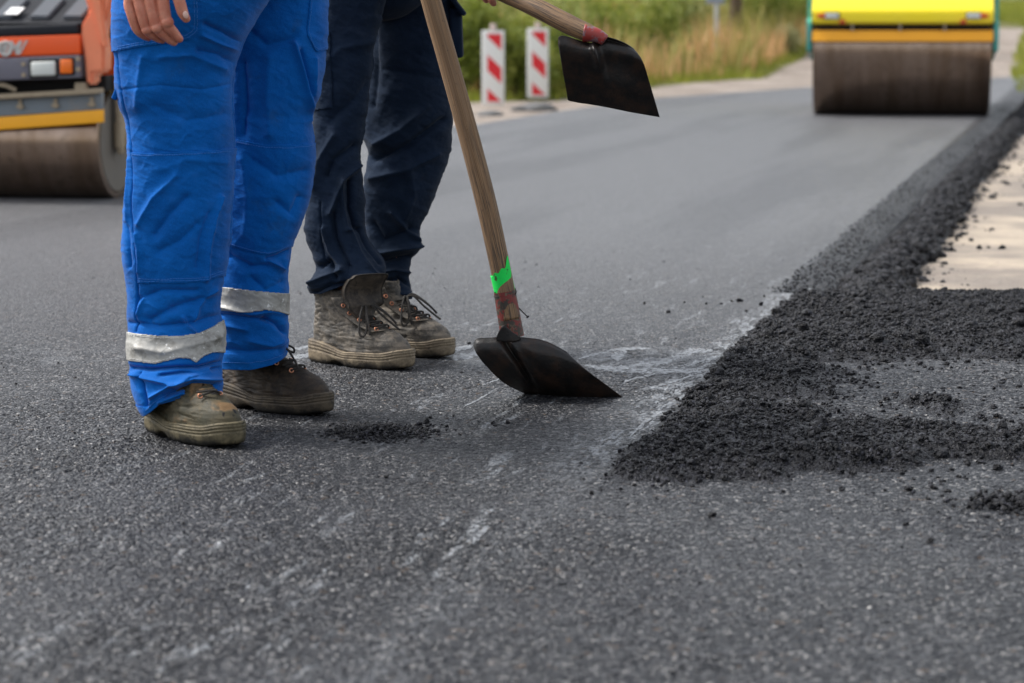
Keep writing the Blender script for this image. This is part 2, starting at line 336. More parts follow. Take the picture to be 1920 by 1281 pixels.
# ------------------------------------------------------------ the ground
def zterr(x, y):
    z = -.075 + .030 * np.maximum(0, y - 44) + .10 * fbm(x * .25, y * .25, 3) * sstep(20, 34, y) + .02 * fbm(x * 2.1, y * 2.1, 9)
    return z
def vegb(x):    # y where the weeds begin on the left side
    return np.interp(x, [-30, -6, -1, .4, 2.35, 4.2, 5.5, 7.3, 9.5, 20], [16, 21, 27.3, 29.3, 37, 42, 48, 58, 66, 120])
def rbord(y): return np.interp(y, [28, 31, 45, 60, 72, 78, 90], [5.8, 6.42, 9.2, 12.45, 15.2, 15.6, 12])
xs = np.concatenate([np.linspace(-300, -22, 30), np.linspace(-20, 40, 240), np.linspace(42, 300, 30)])
ys = np.concatenate([np.linspace(-60, -4, 10), np.linspace(-3, 100, 360), np.linspace(104, 900, 40)])
XX, YY = np.meshgrid(xs, ys); ZZ = zterr(XX, np.minimum(YY, 140)); ZZ = np.where(YY > 140, ZZ + .012 * (YY - 140), ZZ)
tx = np.interp(YY, [28, 31, 45, 60, 90, 140], [6.6, 7.0, 9.3, 12.3, 18.0, 27])       # dirt track beyond the road
trk = np.exp(-((XX - tx) / np.interp(YY, [28, 60, 90], [1.3, .7, .75])) ** 2)
veg = sstep(-.6, .8, YY - vegb(XX)); veg = np.maximum(veg, sstep(0, .35, XX - rbord(YY)) * sstep(29.5, 31, YY)); veg = np.where(YY > 72, 1, veg)
tag(mk('ground', np.stack([XX, YY, ZZ], -1), grid_faces(len(ys), len(xs)), SAND, att={'veg': veg.ravel(), 'dry': (sstep(.0, .8, XX) * sstep(24, 13, YY)).ravel()}), kind='structure')
# carriageway: ribbon with a rolled, sloping shoulder on its right
ys = np.concatenate([np.linspace(-4, 7.45, 60), np.linspace(7.5, 34, 200), np.linspace(34.3, 44, 20)])
def leftx(y): return np.interp(y, [-4, 10, 14, 17, 20.4, 24, 28.2, 32.9, 38, 44], [-12, -9, -6.2, -3.4, -.35, .50, 1.68, 3.9, 7.0, 10.5])
rows = []
for y in ys:
    e = float(edgex(y)); lx = float(leftx(y)); far = y > 7.46
    e -= .075 if far else 0
    prof = [(lx - .12, -.09), (lx, -.004)] + [(lx + (e - lx) * t, 0.) for t in np.linspace(.005, 1, 60)]
    if far:
        wv = .02 * float(fbm(np.array(y * 1.5), np.array(2.), 5))
        prof += [(e + .015, -.003), (e + .05 + wv, -.016), (e + .10 + wv, -.034), (e + .145 + wv, -.052), (e + .165, -.09)]
    else: prof += [(e + 1e-4 * k, 0) for k in range(1, 5)] + [(e + .0006, -.08)]
    rows.append([(px, y, pz) for px, pz in prof])
VR = np.array(rows); FR = grid_faces(VR.shape[0], VR.shape[1])
xs = np.linspace(0, 1, 60); ys = np.concatenate([np.linspace(-4, 7.40, 50), [7.46, 7.48, 7.485]])
VA = np.array([[(float(edgex(min(y, 7.45))) + .0008 + (9 - float(edgex(min(y, 7.45)))) * t, y + .05 * float(fbm(np.array(t * 30), np.array(1.), 2)) * (y > 7.3), 0 if y < 7.45 else (-.01 if y < 7.47 else (-.03 if y < 7.482 else -.09))) for t in xs] for y in ys])
for q in (VR, VA): q[..., 2] -= .007 * (q[..., 1] < 7.30) * (q[..., 2] > -.005)
# the near surface: every stone of the mat modelled as a small dome
ny, nx = 1250, 860
Yg = (2.62 * (7.42 / 2.62) ** np.linspace(0, 1, ny))[:, None] + np.zeros((1, nx)); Xg = np.linspace(-1, 1, nx)[None] * (.235 * Yg + .12)
def stones(x, y, c, seed):
    gx, gy = np.floor(x / c), np.floor(y / c); best = np.full(x.shape, 9.); val = np.zeros(x.shape)
    for i in (-1, 0, 1):
        for j in (-1, 0, 1):
            a, b = gx + i, gy + j; px = (a + .15 + .7 * _h(a, b, seed)) * c; py = (b + .15 + .7 * _h(a, b, seed + 1)) * c
            d = np.sqrt((x - px) ** 2 + (y - py) ** 2) / c; k = d < best; best = np.where(k, d, best); val = np.where(k, _h(a, b, seed + 2), val)
    return best, val
d1, v1 = stones(Xg + .002 * fbm(Xg * 90, Yg * 90, 4), Yg, .0066, 71)
pit = sstep(.12, .26, fbm(Xg * 38, Yg * 38, 91)); worn = sstep(-.12, .15, fbm(Xg * 2.2, Yg * 1.6, 95))
Zg = -.0022 * d1 ** 2 + .0022 * v1 * (v1 > .3) + .0035 * fbm(Xg * 9, Yg * 9, 81) + .0042 * fbm(Xg * 26, Yg * 40, 83) - .0030 * pit
Zg = Zg * (.5 + .6 * worn) * (1 - .85 * sstep(5.0, 7.2, Yg)) + .0006
ed = np.minimum(sstep(0, .06, 1 - np.abs(np.linspace(-1, 1, nx)))[None], np.minimum(sstep(7.42, 7.30, Yg), sstep(2.62, 2.7, Yg))); Zg = Zg * ed - .0085 * (1 - ed) * (Yg < 7.3)
Zg = np.where(Yg > 7.3, Zg + .0015 * 0, Zg)
FN = grid_faces(ny, nx)
V = np.vstack([VR.reshape(-1, 3), VA.reshape(-1, 3), np.stack([Xg, Yg, Zg], -1).reshape(-1, 3)]); F = np.vstack([FR, grid_faces(VA.shape[0], VA.shape[1]) + VR.shape[0] * VR.shape[1], FN + VR.shape[0] * VR.shape[1] + VA.shape[0] * VA.shape[1]])
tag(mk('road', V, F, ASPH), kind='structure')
# shallow water settled in the mat's texture, reflected sky painted as pale colour
FILM = Mat('sky_pale_water'); _P = FILM.co(); FILM.set('col', FILM.mix(FILM.sm(.35, .65, FILM.noise(_P, 70, 4)), (.17, .18, .195), (.36, .38, .40))); FILM.set('rough', .40); FILM.set('Alpha', FILM.math('MULTIPLY', FILM.sm(.36, .50, FILM.noise(_P, 80, 5, .7)), .72)); FILM = FILM.m
mbf = MB()
for w_, pts in [(6, [(1085, 673), (1130, 661), (1165, 655), (1225, 653)]), (13, [(1125, 690), (1200, 687), (1240, 680), (1272, 668), (1300, 659), (1337, 657)]), (7, [(1200, 689), (1260, 690), (1300, 681), (1345, 668)]), (10, [(1152, 675), (1160, 664), (1172, 656)]), (11, [(1095, 685), (1160, 693), (1240, 695), (1310, 692)]), (13, [(1340, 683), (1368, 674)]), (5, [(1262, 697), (1330, 694), (1372, 684)]),
    (13, [(848, 672), (900, 662)]), (8, [(852, 655), (885, 650)]), (7, [(545, 655), (585, 649), (592, 648)]), (9, [(545, 670), (588, 665)]), (3, [(870, 762), (900, 747), (935, 728)]), (3, [(905, 722), (950, 706)]),
    (5, [(1178, 822), (1205, 795), (1240, 772)]), (7, [(1240, 765), (1290, 737), (1345, 706), (1395, 682)]), (5, [(1265, 768), (1300, 748), (1325, 742)]), (6, [(1370, 668), (1385, 655), (1372, 642)]), (8, [(1385, 672), (1425, 642), (1455, 622), (1470, 600)]), (7, [(1440, 640), (1465, 618), (1500, 590)]), (6, [(1462, 585), (1480, 600), (1470, 612)]), (9, [(1470, 580), (1492, 562), (1520, 540)]),
    (4, [(1170, 715), (1230, 700), (1290, 690)]), (4, [(1190, 735), (1240, 722), (1300, 703)]), (5, [(885, 1020), (915, 985)])]:
    L_ = max(12, int(sum(math.dist(a, b) for a, b in zip(pts[:-1], pts[1:])) / 1.2)); q = spline(pts, L_); t = np.linspace(0, 1, L_); tp = np.clip(4 * t * (1 - t), 0, 1) ** .4
    q[:, 1] += 3.0 * fbm(q[:, 0] * .05, q[:, 1] * .05, 7); wd_ = w_ * tp * (.72 + 1.5 * fbm(q[:, 0] * .17, q[:, 1] * .3, w_)); wd2 = w_ * tp * (.72 + 1.5 * fbm(q[:, 0] * .21, q[:, 1] * .3, w_ + 5)); V_ = []
    ax_ = abs(pts[-1][0] - pts[0][0]) > 1.2 * abs(pts[-1][1] - pts[0][1]); sx = 0 if ax_ else 1.2
    for (a, b), h1, h2 in zip(q, wd_, wd2):
        h1 = max(h1, .15); h2 = max(h2, .15)
        for k_ in (-h1, -h1 / 3, h2 / 3, h2): V_.append(G(a + k_ * sx, b + k_ * .62, .0018 - .0004 * abs(k_) / w_))
    mbf.add(V_, grid_faces(L_, 4).tolist())
tag(mbf.obj('water_film', FILM), kind='structure'); del V, F, FN, Xg, Yg, Zg, d1, v1, pit, worn
# ------------------------------------------------------------ loose hot asphalt
def ico(sub):
    bm = bmesh.new(); bmesh.ops.create_icosphere(bm, subdivisions=sub, radius=1); bm.verts.index_update()
    V = np.array([tuple(v.co) for v in bm.verts]); F = np.array([[v.index for v in f.verts] for f in bm.faces]); bm.free(); return V, F
ICO1, ICO2 = ico(1), ico(2)
def clumps(C, S, sub=1, rough=.28):
    """C centres, S sizes -> one mesh of irregular lumps"""
    bv, bf = ICO1 if sub == 1 else ICO2; n = len(C); k = len(bv)
    if sub == 2: rough *= .42
    D = 1 + rough * rng.standard_normal((n, k, 1))
    for _ in range(3): D += .16 * np.sin((bv[None] @ rng.standard_normal((n, 3, 1))) * 2.2 + rng.uniform(0, 6, (n, 1, 1)))
    D = np.clip(D, .45, 1.7)
    q = rng.standard_normal((n, 4)); q /= np.linalg.norm(q, axis=1)[:, None]; w, x, y, z = q.T
    M = np.stack([1 - 2 * (y * y + z * z), 2 * (x * y - z * w), 2 * (x * z + y * w), 2 * (x * y + z * w), 1 - 2 * (x * x + z * z), 2 * (y * z - x * w), 2 * (x * z - y * w), 2 * (y * z + x * w), 1 - 2 * (x * x + y * y)], 1).reshape(n, 3, 3)
    V = np.einsum('nij,nkj->nki', M, bv[None] * D * rng.uniform(.6, 1.15, (n, 1, 3))) * S[:, None, None]
    V[:, :, 2] *= .8; V += C[:, None, :]
    F = (bf[None] + (np.arange(n) * k)[:, None, None]).reshape(-1, 3); return V.reshape(-1, 3), F
def heapmask(x, y):
    """1 where the heap covers the apron: left flank along the lane edge, a bare hollow inside"""
    d = x - edgex(y)
    left = sstep(-.015, .03, d + .06 * fbm(x * 7, y * 7, 21) + .03 * fbm(x * 25, y * 25, 22))
    front = sstep(4.40, 4.52, y + .42 * fbm(x * 2.6, y * 1.2, 33) + .26 * fbm(x * 11, y * 6, 34) + .10 * fbm(x * 40, y * 40, 35) - .06 * sstep(.9, 1.3, x))
    back = sstep(7.50, 7.42, y)
    hx = (x - 1.50 - .12 * (y - 5.4)) / .98; hy = (y - 5.46) / .80
    hole = 1 - sstep(.72, 1.08, np.sqrt(hx ** 2 + hy ** 2) + .75 * fbm(x * 3.2, y * 3.2, 41) + .45 * fbm(x * 16, y * 16, 43))
    return left * front * back * (1 - hole)
def heapz(x, y):
    mk_ = heapmask(x, y); d = x - edgex(y)
    body = .012 + .012 * sstep(.0, .25, d) * sstep(7.5, 6.2, y) + .026 * fbm(x * 3.2, y * 3.2, 11) + .016 * fbm(x * 13, y * 13, 13) + .014 * fbm(x * 45, y * 45, 17) + .008 * fbm(x * 110, y * 110, 19)
    return mk_ * np.maximum(body, .004) - .004 * (mk_ < .03)
xs = np.arange(0.0, 2.7, .0075); ys = np.arange(4.0, 7.52, .0085); XX, YY = np.meshgrid(xs, ys)
ZZ = heapz(XX, YY); Fh = grid_faces(len(ys), len(xs)); keep = (ZZ.ravel()[Fh] > .001).any(1)
Vs = [np.stack([XX, YY, ZZ], -1).reshape(-1, 3)]; Fq = Fh[keep]
# triangulate quads for one foreach mesh
Ft = np.vstack([Fq[:, [0, 1, 2]], Fq[:, [0, 2, 3]]])
def scatter(n, x0, x1, y0, y1, f, lo, hi, pw=2.2, zoff=.0, sub=1):
    x = rng.uniform(x0, x1, n); y = rng.uniform(y0, y1, n); keep = rng.uniform(size=n) < f(x, y); x = x[keep]; y = y[keep]
    s = lo + (hi - lo) * rng.uniform(size=len(x)) ** pw; z = np.maximum(heapz(x, y), 0) + s * .35 + zoff
    return clumps(np.stack([x, y, z], 1), s, sub)
parts = [(Vs[0], Ft)]
hm = lambda x, y: heapmask(x, y)
parts.append(scatter(120000, 0, 2.6, 4.02, 7.5, lambda x, y: hm(x, y) ** .7, .0018, .0056))
parts.append(scatter(22000, 0, 2.6, 4.02, 7.5, lambda x, y: hm(x, y) * (.2 + .8 * (fbm(x * 6, y * 6, 3) > .03)), .0045, .0095, 2.5, sub=2))
parts.append(scatter(2600, 0, 2.6, 4.1, 7.4, lambda x, y: hm(x, y) * (.25 + .75 * (fbm(x * 5, y * 5, 303) > .04)), .007, .0175, 2.6, sub=2))
# thinning crumbs round its rim and in the hollow
parts.append(scatter(34000, 0.1, 3.2, 4.05, 7.4, lambda x, y: .42 * (1 - hm(x, y)) * (x > edgex(y) - .01) * np.clip(fbm(x * 5, y * 5, 77) * 3 + .45, 0, 1) * sstep(4.0, 4.42, y), .0018, .008, 3.2))
parts.append(scatter(1100, 0.2, 2.6, 4.2, 7.2, lambda x, y: .40 * (1 - hm(x, y)) * (x > edgex(y) - .01), .005, .014, 2.2, sub=2))
def joinp(parts):
    o = 0; VV = []; FF = []
    for v, f in parts: VV.append(v); FF.append(f + o); o += len(v)
    return np.vstack(VV), np.vstack(FF)
cx_ = G(1925, 948); n = 420; x = cx_[0] + rng.standard_normal(n) * .06; y = cx_[1] + rng.standard_normal(n) * .05; s_ = .002 + .009 * rng.uniform(size=n) ** 2.5
parts.append(clumps(np.stack([x, y, s_ * .5 + .012 * np.exp(-((x - cx_[0]) / .07) ** 2 - ((y - cx_[1]) / .06) ** 2) * rng.uniform(0, 1, n)], 1), s_))
parts.append(scatter(150, .15, 2.4, 4.3, 7.2, hm, .012, .022, 1.6, sub=2))
V, F = joinp(parts)
tag(mk('loose_asphalt', V, F, LOOSE, smooth=True), 'spread of loose black hot asphalt crumbs beside the shovel', 'asphalt heap', kind='stuff')
# windrow along the lane edge
def wind_c(y): return edgex(y) + .19 + .012 * np.sin(y * 1.3)
parts = []
ysw = np.linspace(7.4, 33, 700); ts = np.linspace(-1, 1, 26)
Yg, Tg = np.meshgrid(ysw, ts, indexing='ij'); hw = .135 + .04 * fbm(Yg * 1.7, Yg * 0, 3); Xg = wind_c(Yg) + Tg * hw + .07 * fbm(Yg * 4, Tg * 0, 8)
Zg = -.088 + .080 * np.clip(1 - Tg ** 2, 0, 1) ** .8 * (.75 + .5 * fbm(Yg * 5, Tg * 2, 4)) + .035 * fbm(Xg * 25, Yg * 25, 6)
Fq = grid_faces(len(ysw), len(ts)); parts.append((np.stack([Xg, Yg, Zg], -1).reshape(-1, 3), np.vstack([Fq[:, [0, 1, 2]], Fq[:, [0, 2, 3]]])))
def wscat(n, y0, y1, lo, hi, spread, sub=1):
    y = y0 + (y1 - y0) * rng.uniform(size=n) ** 1.5; t = rng.standard_normal(n) * spread; x = wind_c(y) + .02 + t
    s = lo + (hi - lo) * rng.uniform(size=n) ** 2.2; z = -.078 + .07 * np.clip(1 - (t / .13) ** 2, 0, 1) ** .8 + s * .3; ok = (t > -.115) & (t < .5)
    return clumps(np.stack([x, y, z], 1)[ok], s[ok], sub)
parts.append(wscat(12000, 7.42, 31, .004, .013, .055)); parts.append(wscat(2400, 7.42, 31, .009, .026, .068, 2)); parts.append(wscat(600, 7.42, 26, .005, .020, .2))
n = 5000; y = 7.5 + 20 * rng.uniform(size=n) ** 1.7; t = rng.uniform(0, .145, n); s_ = .0016 + .0045 * rng.uniform(size=n) ** 2.5
parts.append(clumps(np.stack([edgex(y) - .075 + t, y, np.interp(t, [-.01, .015, .05, .1, .145], [0, -.003, -.016, -.034, -.052]) + s_ * .2], 1), s_))
V, F = joinp(parts)
tag(mk('windrow_of_loose_asphalt', V, F, LOOSE, smooth=True), 'long black ridge of loose asphalt along the right road edge', 'asphalt ridge', kind='stuff')
# stray crumbs on the finished surface
C = []; S = []
for u, v, r in [(1208, 571, 4), (1253, 587, 5), (1283, 568, 2.5), (1324, 571, 3), (1352, 571, 3), (1388, 566, 6), (1372, 566, 3), (1399, 585, 3.5), (1427, 573, 6), (1464, 566, 3), (1433, 557, 3), (725, 896, 7), (618, 922, 4), (838, 801, 5), (924, 795, 4), (952, 795, 5), (806, 785, 5), (800, 794, 8), (786, 799, 6), (1310, 905, 12), (1360, 902, 14), (1185, 876, 6), (1300, 890, 9), (1336, 970, 8), (600, 660, 3), (1090, 870, 4), (1250, 905, 5), (1095, 900, 4), (560, 905, 3), (1700, 985, 6), (1745, 1018, 9), (1500, 1062, 4), (880, 645, 4), (865, 700, 3), (820, 870, 3)]:
    p = G(u, v); s = r / (FP / p[1]) ; p[2] = s * .5; C.append(p); S.append(s)
parts = [clumps(np.array(C), np.array(S), 2, .22)]
n = 900; x = rng.uniform(-1.4, 1.6, n); y = rng.uniform(3.0, 9, n); s = .0012 + .0028 * rng.uniform(size=n) ** 3; parts.append(clumps(np.stack([x, y, s * .4], 1), s))
V, F = joinp(parts)
tag(mk('asphalt_crumbs', V, F, LOOSE, smooth=True), 'scattered small black asphalt crumbs lying on the finished road surface', 'asphalt crumbs', kind='stuff')
# small pile before the boots
n = 2600; t = rng.standard_normal((n, 2)); c = G(712, 812); x = c[0] + t[:, 0] * .042; y = c[1] + t[:, 1] * .045
h = .016 * np.exp(-((x - c[0]) / .06) ** 2 - ((y - c[1]) / .06) ** 2); s = .0015 + .005 * rng.uniform(size=n) ** 2.5
V1 = clumps(np.stack([x, y, h * rng.uniform(.1, 1, n) + s * .3], 1), s)
n = 260; x = c[0] + .03 + rng.standard_normal(n) * .08; y = c[1] + .01 + rng.standard_normal(n) * .05; s = .001 + .004 * rng.uniform(size=n) ** 2.5; V2 = clumps(np.stack([x, y, s * .4], 1), s)
V, F = joinp([V1, V2])
tag(mk('asphalt_pile', V, F, LOOSE, smooth=True), 'small low pile of black asphalt crumbs in front of the tan boots', 'asphalt pile')
def trace(n0, n1, spl=60): pass
# ------------------------------------------------------------ cloth legs
def segdist(u, v, pts):
    d = np.full(u.shape, 1e9)
    for (a, b), (c, e) in zip(pts[:-1], pts[1:]):
        dx, dy = c - a, e - b; L = dx * dx + dy * dy; t = np.clip(((u - a) * dx + (v - b) * dy) / L, 0, 1)
        d = np.minimum(d, (u - a - t * dx) ** 2 + (v - b - t * dy) ** 2)
    return np.sqrt(d)
def sm1(a, k):
    ker = np.exp(-np.linspace(-2, 2, 2 * k + 1) ** 2); ker /= ker.sum(); return np.convolve(np.pad(a, k, mode='edge'), ker, 'valid')
class Leg:
    def __init__(s, rows, Yc, dr, m, nf, nb, folds, hem=None, seed=1, pw=2.35, wr=.0022, smk=9):
        """rows (v, uL, uR [, dY]); Yc depth of the axis; dr depth/width"""
        rows = sorted(rows, key=lambda r: r[0]); v = np.array([r[0] for r in rows], float)
        vv = np.linspace(v[0], v[-1], m)
        uL = sm1(np.interp(vv, v, [r[1] for r in rows]), smk); uR = sm1(np.interp(vv, v, [r[2] for r in rows]), smk)
        dY = sm1(np.interp(vv, v, [r[3] if len(r) > 3 else 0 for r in rows]), 15)
        th = np.concatenate([np.linspace(pi, 2 * pi, nf, endpoint=False), np.linspace(0, pi, nb, endpoint=False)])
        PL = np.array([A(a, b, Yc + c) for a, b, c in zip(uL, vv, dY)]); PR = np.array([A(a, b, Yc + c) for a, b, c in zip(uR, vv, dY)])
        cx = (PL[:, 0] + PR[:, 0]) / 2; hw = (PR[:, 0] - PL[:, 0]) / 2; z = PL[:, 2]
        c, si = np.cos(th), np.sin(th); e = 2 / pw
        X = cx[:, None] + hw[:, None] * (np.sign(c) * np.abs(c) ** e)[None]
        drr = np.minimum(hw * dr, .14)
        Y = (Yc + dY)[:, None] + drr[:, None] * (np.sign(si) * np.abs(si) ** e)[None]
        Z = np.repeat(z[:, None], len(th), 1)
        if hem is not None:   # list of (u, v) of the visible hem: shift lowest rows to follow it
            hu = np.array([h[0] for h in hem], float); hv = np.array([h[1] for h in hem], float)
            U, Vv = proj(np.stack([X, Y, Z], -1)); last = Vv[-1].mean(); tgt = np.interp(U, hu, hv)
            w = sstep(.80, 1.0, np.linspace(0, 1, m))[:, None]; Z = Z - w * (tgt - last) / (FP / Yc)
        N = np.stack([np.broadcast_to(c / np.maximum(hw[:, None], .02), X.shape), si[None] / np.maximum(drr[:, None], .02), np.zeros_like(X)], -1); N /= np.linalg.norm(N, axis=-1)[..., None]
        P = np.stack([X, Y, Z], -1); U, Vv = proj(P); s.face = np.clip(-N[..., 1] * 2.0 + .02, 0, 1)
        D = wr * (fbm(U * .018 + seed, Vv * .022, seed) * 2 + fbm(U * .05, Vv * .04 + seed * 3, seed + 5) * 1.0 + fbm(U * .03 + Vv * .03, Vv * .09 - U * .05, seed + 8))
        q1 = U * .011; wx = 1.6 * fbm(U * .012, Vv * .012, seed + 40); rid = lambda t: (1 - np.abs(2 * t - 1)) ** 4
        D += .0015 * s.face * (rid(vn(U * .016 + wx, Vv * .034 + wx, seed + 50)) - .25) * sstep(.05, .3, fbm(U * .01, Vv * .012, seed + 60) + .15) + .0010 * s.face * (rid(vn(U * .03 + Vv * .02 + wx, Vv * .03 - U * .02, seed + 53)) - .25)
        back = (1 - s.face); D += back * .008 * fbm(th[None] * 2.5 + 0 * X, Z * 22, seed + 9)
        for pts, w, a in folds:
            d = segdist(U, Vv, pts); al = a * .0016
            D += s.face * al * (.62 * np.exp(-(d / w) ** 2) + .38 * np.exp(-(d / (.4 * w)) ** 2))
        P += N * D[..., None]
        s.P, s.N, s.U, s.V, s.m, s.n = P, N, U, Vv, m, len(th)
        s.F = grid_faces(m, s.n, True)
    def layer(s, test, off, lift=None):
        """sewn on panel: the faces where test(u,v,front) holds, raised by off with a closed rim"""
        uc = s.U.ravel()[s.F].mean(1); vc = s.V.ravel()[s.F].mean(1); fc = s.N[..., 1].ravel()[s.F].mean(1)
        # wrap-safe
        F = s.F[test(uc, vc, fc)]
        e = np.vstack([F[:, [0, 1]], F[:, [1, 2]], F[:, [2, 3]], F[:, [3, 0]]]); key = np.sort(e, 1); k = key[:, 0].astype(np.int64) * (s.m * s.n) + key[:, 1]
        _, idx, cnt = np.unique(k, return_index=True, return_counts=True); be = e[idx[cnt == 1]]
        used, inv = np.unique(F, return_inverse=True); F2 = inv.reshape(F.shape); remap = {a: b for b, a in enumerate(used)}
        P = s.P.reshape(-1, 3)[used]; N = s.N.reshape(-1, 3)[used]; top = P + N * off; bu, binv = np.unique(be, return_inverse=True); binv = binv.reshape(be.shape)
        low = s.P.reshape(-1, 3)[bu] - s.N.reshape(-1, 3)[bu] * .001; nt_ = len(top)
        rim = np.array([[remap[a], remap[b], nt_ + j, nt_ + i] for (a, b), (i, j) in zip(be, binv)])[:, [1, 0, 3, 2]]
        return np.vstack([top, low]), np.vstack([F2, rim])
def inpoly(u, v, poly):
    r = np.zeros(u.shape, bool); n = len(poly)
    for i in range(n):
        x0, y0 = poly[i]; x1, y1 = poly[(i + 1) % n]
        if y0 == y1: continue
        c = ((y0 > v) != (y1 > v)) & (u < (x1 - x0) * (v - y0) / (y1 - y0) + x0); r ^= c
    return r
def joinq(parts):
    o = 0; VV = []; FF = []
    for v, f in parts: VV.append(v.reshape(-1, 3)); FF.append(f + o); o += v.reshape(-1, 3).shape[0]
    return np.vstack(VV), np.vstack(FF)
# ------------------------------------------------------------ bodies
def remeshed(pieces, voxel, smooth=6):
    bm = bmesh.new()
    for p in pieces:
        if p[0] == 'e':
            _, c, r, rot = p; M = Matrix.Translation(c) @ (rot.to_4x4() if rot is not None else Matrix()) @ Matrix.Diagonal((r[0], r[1], r[2], 1)); bmesh.ops.create_uvsphere(bm, u_segments=24, v_segments=16, radius=1, matrix=M)
        else:
            _, pts, rr = p; pts = np.array(pts, float); n = max(len(pts) * 5, 8); q = spline(np.hstack([pts, np.array(rr)[:, None]]), n)
            T0 = q[1, :3] - q[0, :3]; T1 = q[-1, :3] - q[-2, :3]; T0 /= np.linalg.norm(T0); T1 /= np.linalg.norm(T1)
            st = [np.append(q[0, :3] - T0 * q[0, 3] * k, q[0, 3] * math.sqrt(max(1 - k * k, .004))) for k in (.98, .85, .6, .3)]; en = [np.append(q[-1, :3] + T1 * q[-1, 3] * k, q[-1, 3] * math.sqrt(max(1 - k * k, .004))) for k in (.3, .6, .85, .98)]
            q = np.vstack([st, q, en]); V, F, _ = tube(q[:, :3], q[:, 3], 20); bv = [bm.verts.new(v) for v in V]
            for f in F: bm.faces.new([bv[i] for i in f])
    me = bpy.data.meshes.new('tmp'); bmesh.ops.recalc_face_normals(bm, faces=bm.faces); bm.to_mesh(me); bm.free(); o = bpy.data.objects.new('tmp', me); sc.collection.objects.link(o)
    r = o.modifiers.new('r', 'REMESH'); r.mode = 'VOXEL'; r.voxel_size = voxel
    sm_ = o.modifiers.new('s', 'SMOOTH'); sm_.iterations = smooth; sm_.factor = .5
    dg = bpy.context.evaluated_depsgraph_get(); dg.update(); ev = o.evaluated_get(dg); m2 = ev.to_mesh()
    V = np.zeros(len(m2.vertices) * 3); m2.vertices.foreach_get('co', V); V = V.reshape(-1, 3); F = [list(p.vertices) for p in m2.polygons]
    ev.to_mesh_clear(); bpy.data.objects.remove(o); bpy.data.meshes.remove(me); return V, F
def body(parent, ex, hands, legs):
    """ex: dict of joints in world space -> one skin surface"""
    P = []
    hip, ch, nk, hd = ex['hip'], ex['chest'], ex['neck'], ex['head']
    hip = np.array(hip) + [0, 0, .10]; P.append(('t', [hip, (np.array(hip) + ch) / 2, ch, np.array(ch) + [0, 0, .12]], [.125, .115, .13, .09])); P.append(('t', [np.array(ch) + [0, 0, .05], nk, hd], [.07, .055, .06]))
    P.append(('e', hd, (.078, .098, .115), Matrix.Rotation(ex['yaw'], 3, 'Z')))
    f = np.array([cos(ex['yaw'] - pi / 2), sin(ex['yaw'] - pi / 2), 0]); sd_ = np.array([-f[1], f[0], 0]); hd = np.array(hd)
    P.append(('t', [hd + f * .085 + [0, 0, .02], hd + f * .112 + [0, 0, -.02]], [.009, .014])); P.append(('t', [hd + f * .07 - sd_ * .02 + [0, 0, -.055], hd + f * .09 + [0, 0, -.055], hd + f * .07 + sd_ * .02 + [0, 0, -.055]], [.008, .010, .008]))
    P.append(('t', [hd + f * .04 + [0, 0, -.085], hd + f * .07 + [0, 0, -.09]], [.04, .025]))
    for k in (-1, 1): P.append(('e', hd + sd_ * k * .078, (.012, .022, .032), Matrix.Rotation(ex['yaw'], 3, 'Z'))); P.append(('e', hd + f * .082 + sd_ * k * .032 + [0, 0, .008], (.013, .013, .009), None))
    for sh, el, wr in ex['arms']: P.append(('t', [ch, sh, (np.array(sh) + el) / 2, el, (np.array(el) + wr) / 2, wr], [.09, .062, .05, .042, .038, .028]))
    for lg, ank in legs:
        c = (lg.P.min(1) + lg.P.max(1)) / 2; n_ = len(c); zs = c[:, 2]; l = [c[int(n_ * q)] for q in (.02, .15, .33, .5, .68, .85, .97)]
        P.append(('t', [np.array(hip) * .3 + l[0] * .7 + [0, 0, .02]] + l + [np.array([*ank, .11])], [.06, .055, .048, .038, .028, .022, .020, .020, .020]))
    V, F = remeshed(P, .009, 3); parts = [(V, F)]
    for h in hands: parts.append(remeshed(h, .0010, 1))
    mb = MB()
    for v, f in parts: mb.add(v, f)
    return mk('body', np.vstack(mb.V), mb.F, SKIN, parent, True, world=True)
def jacket(parent, ex, mat, r=.16):
    hip, ch = np.array(ex['hip']), np.array(ex['chest']); P = [('t', [hip + [0, 0, .03], (hip + ch) / 2, ch, ch + [0, 0, .10]], [r, r - .01, r + .005, .10])]
    for sh, el, wr in ex['arms']:
        sh, el, wr = map(np.array, (sh, el, wr)); P.append(('t', [ch + (sh - ch) * .6, sh, (sh + el) / 2, el, el + (wr - el) * .5, el + (wr - el) * .86], [.10, .082, .068, .06, .055, .05]))
    V, F = remeshed(P, .010, 4); o = mk('jacket', V, F, mat, parent, True, world=True); return o
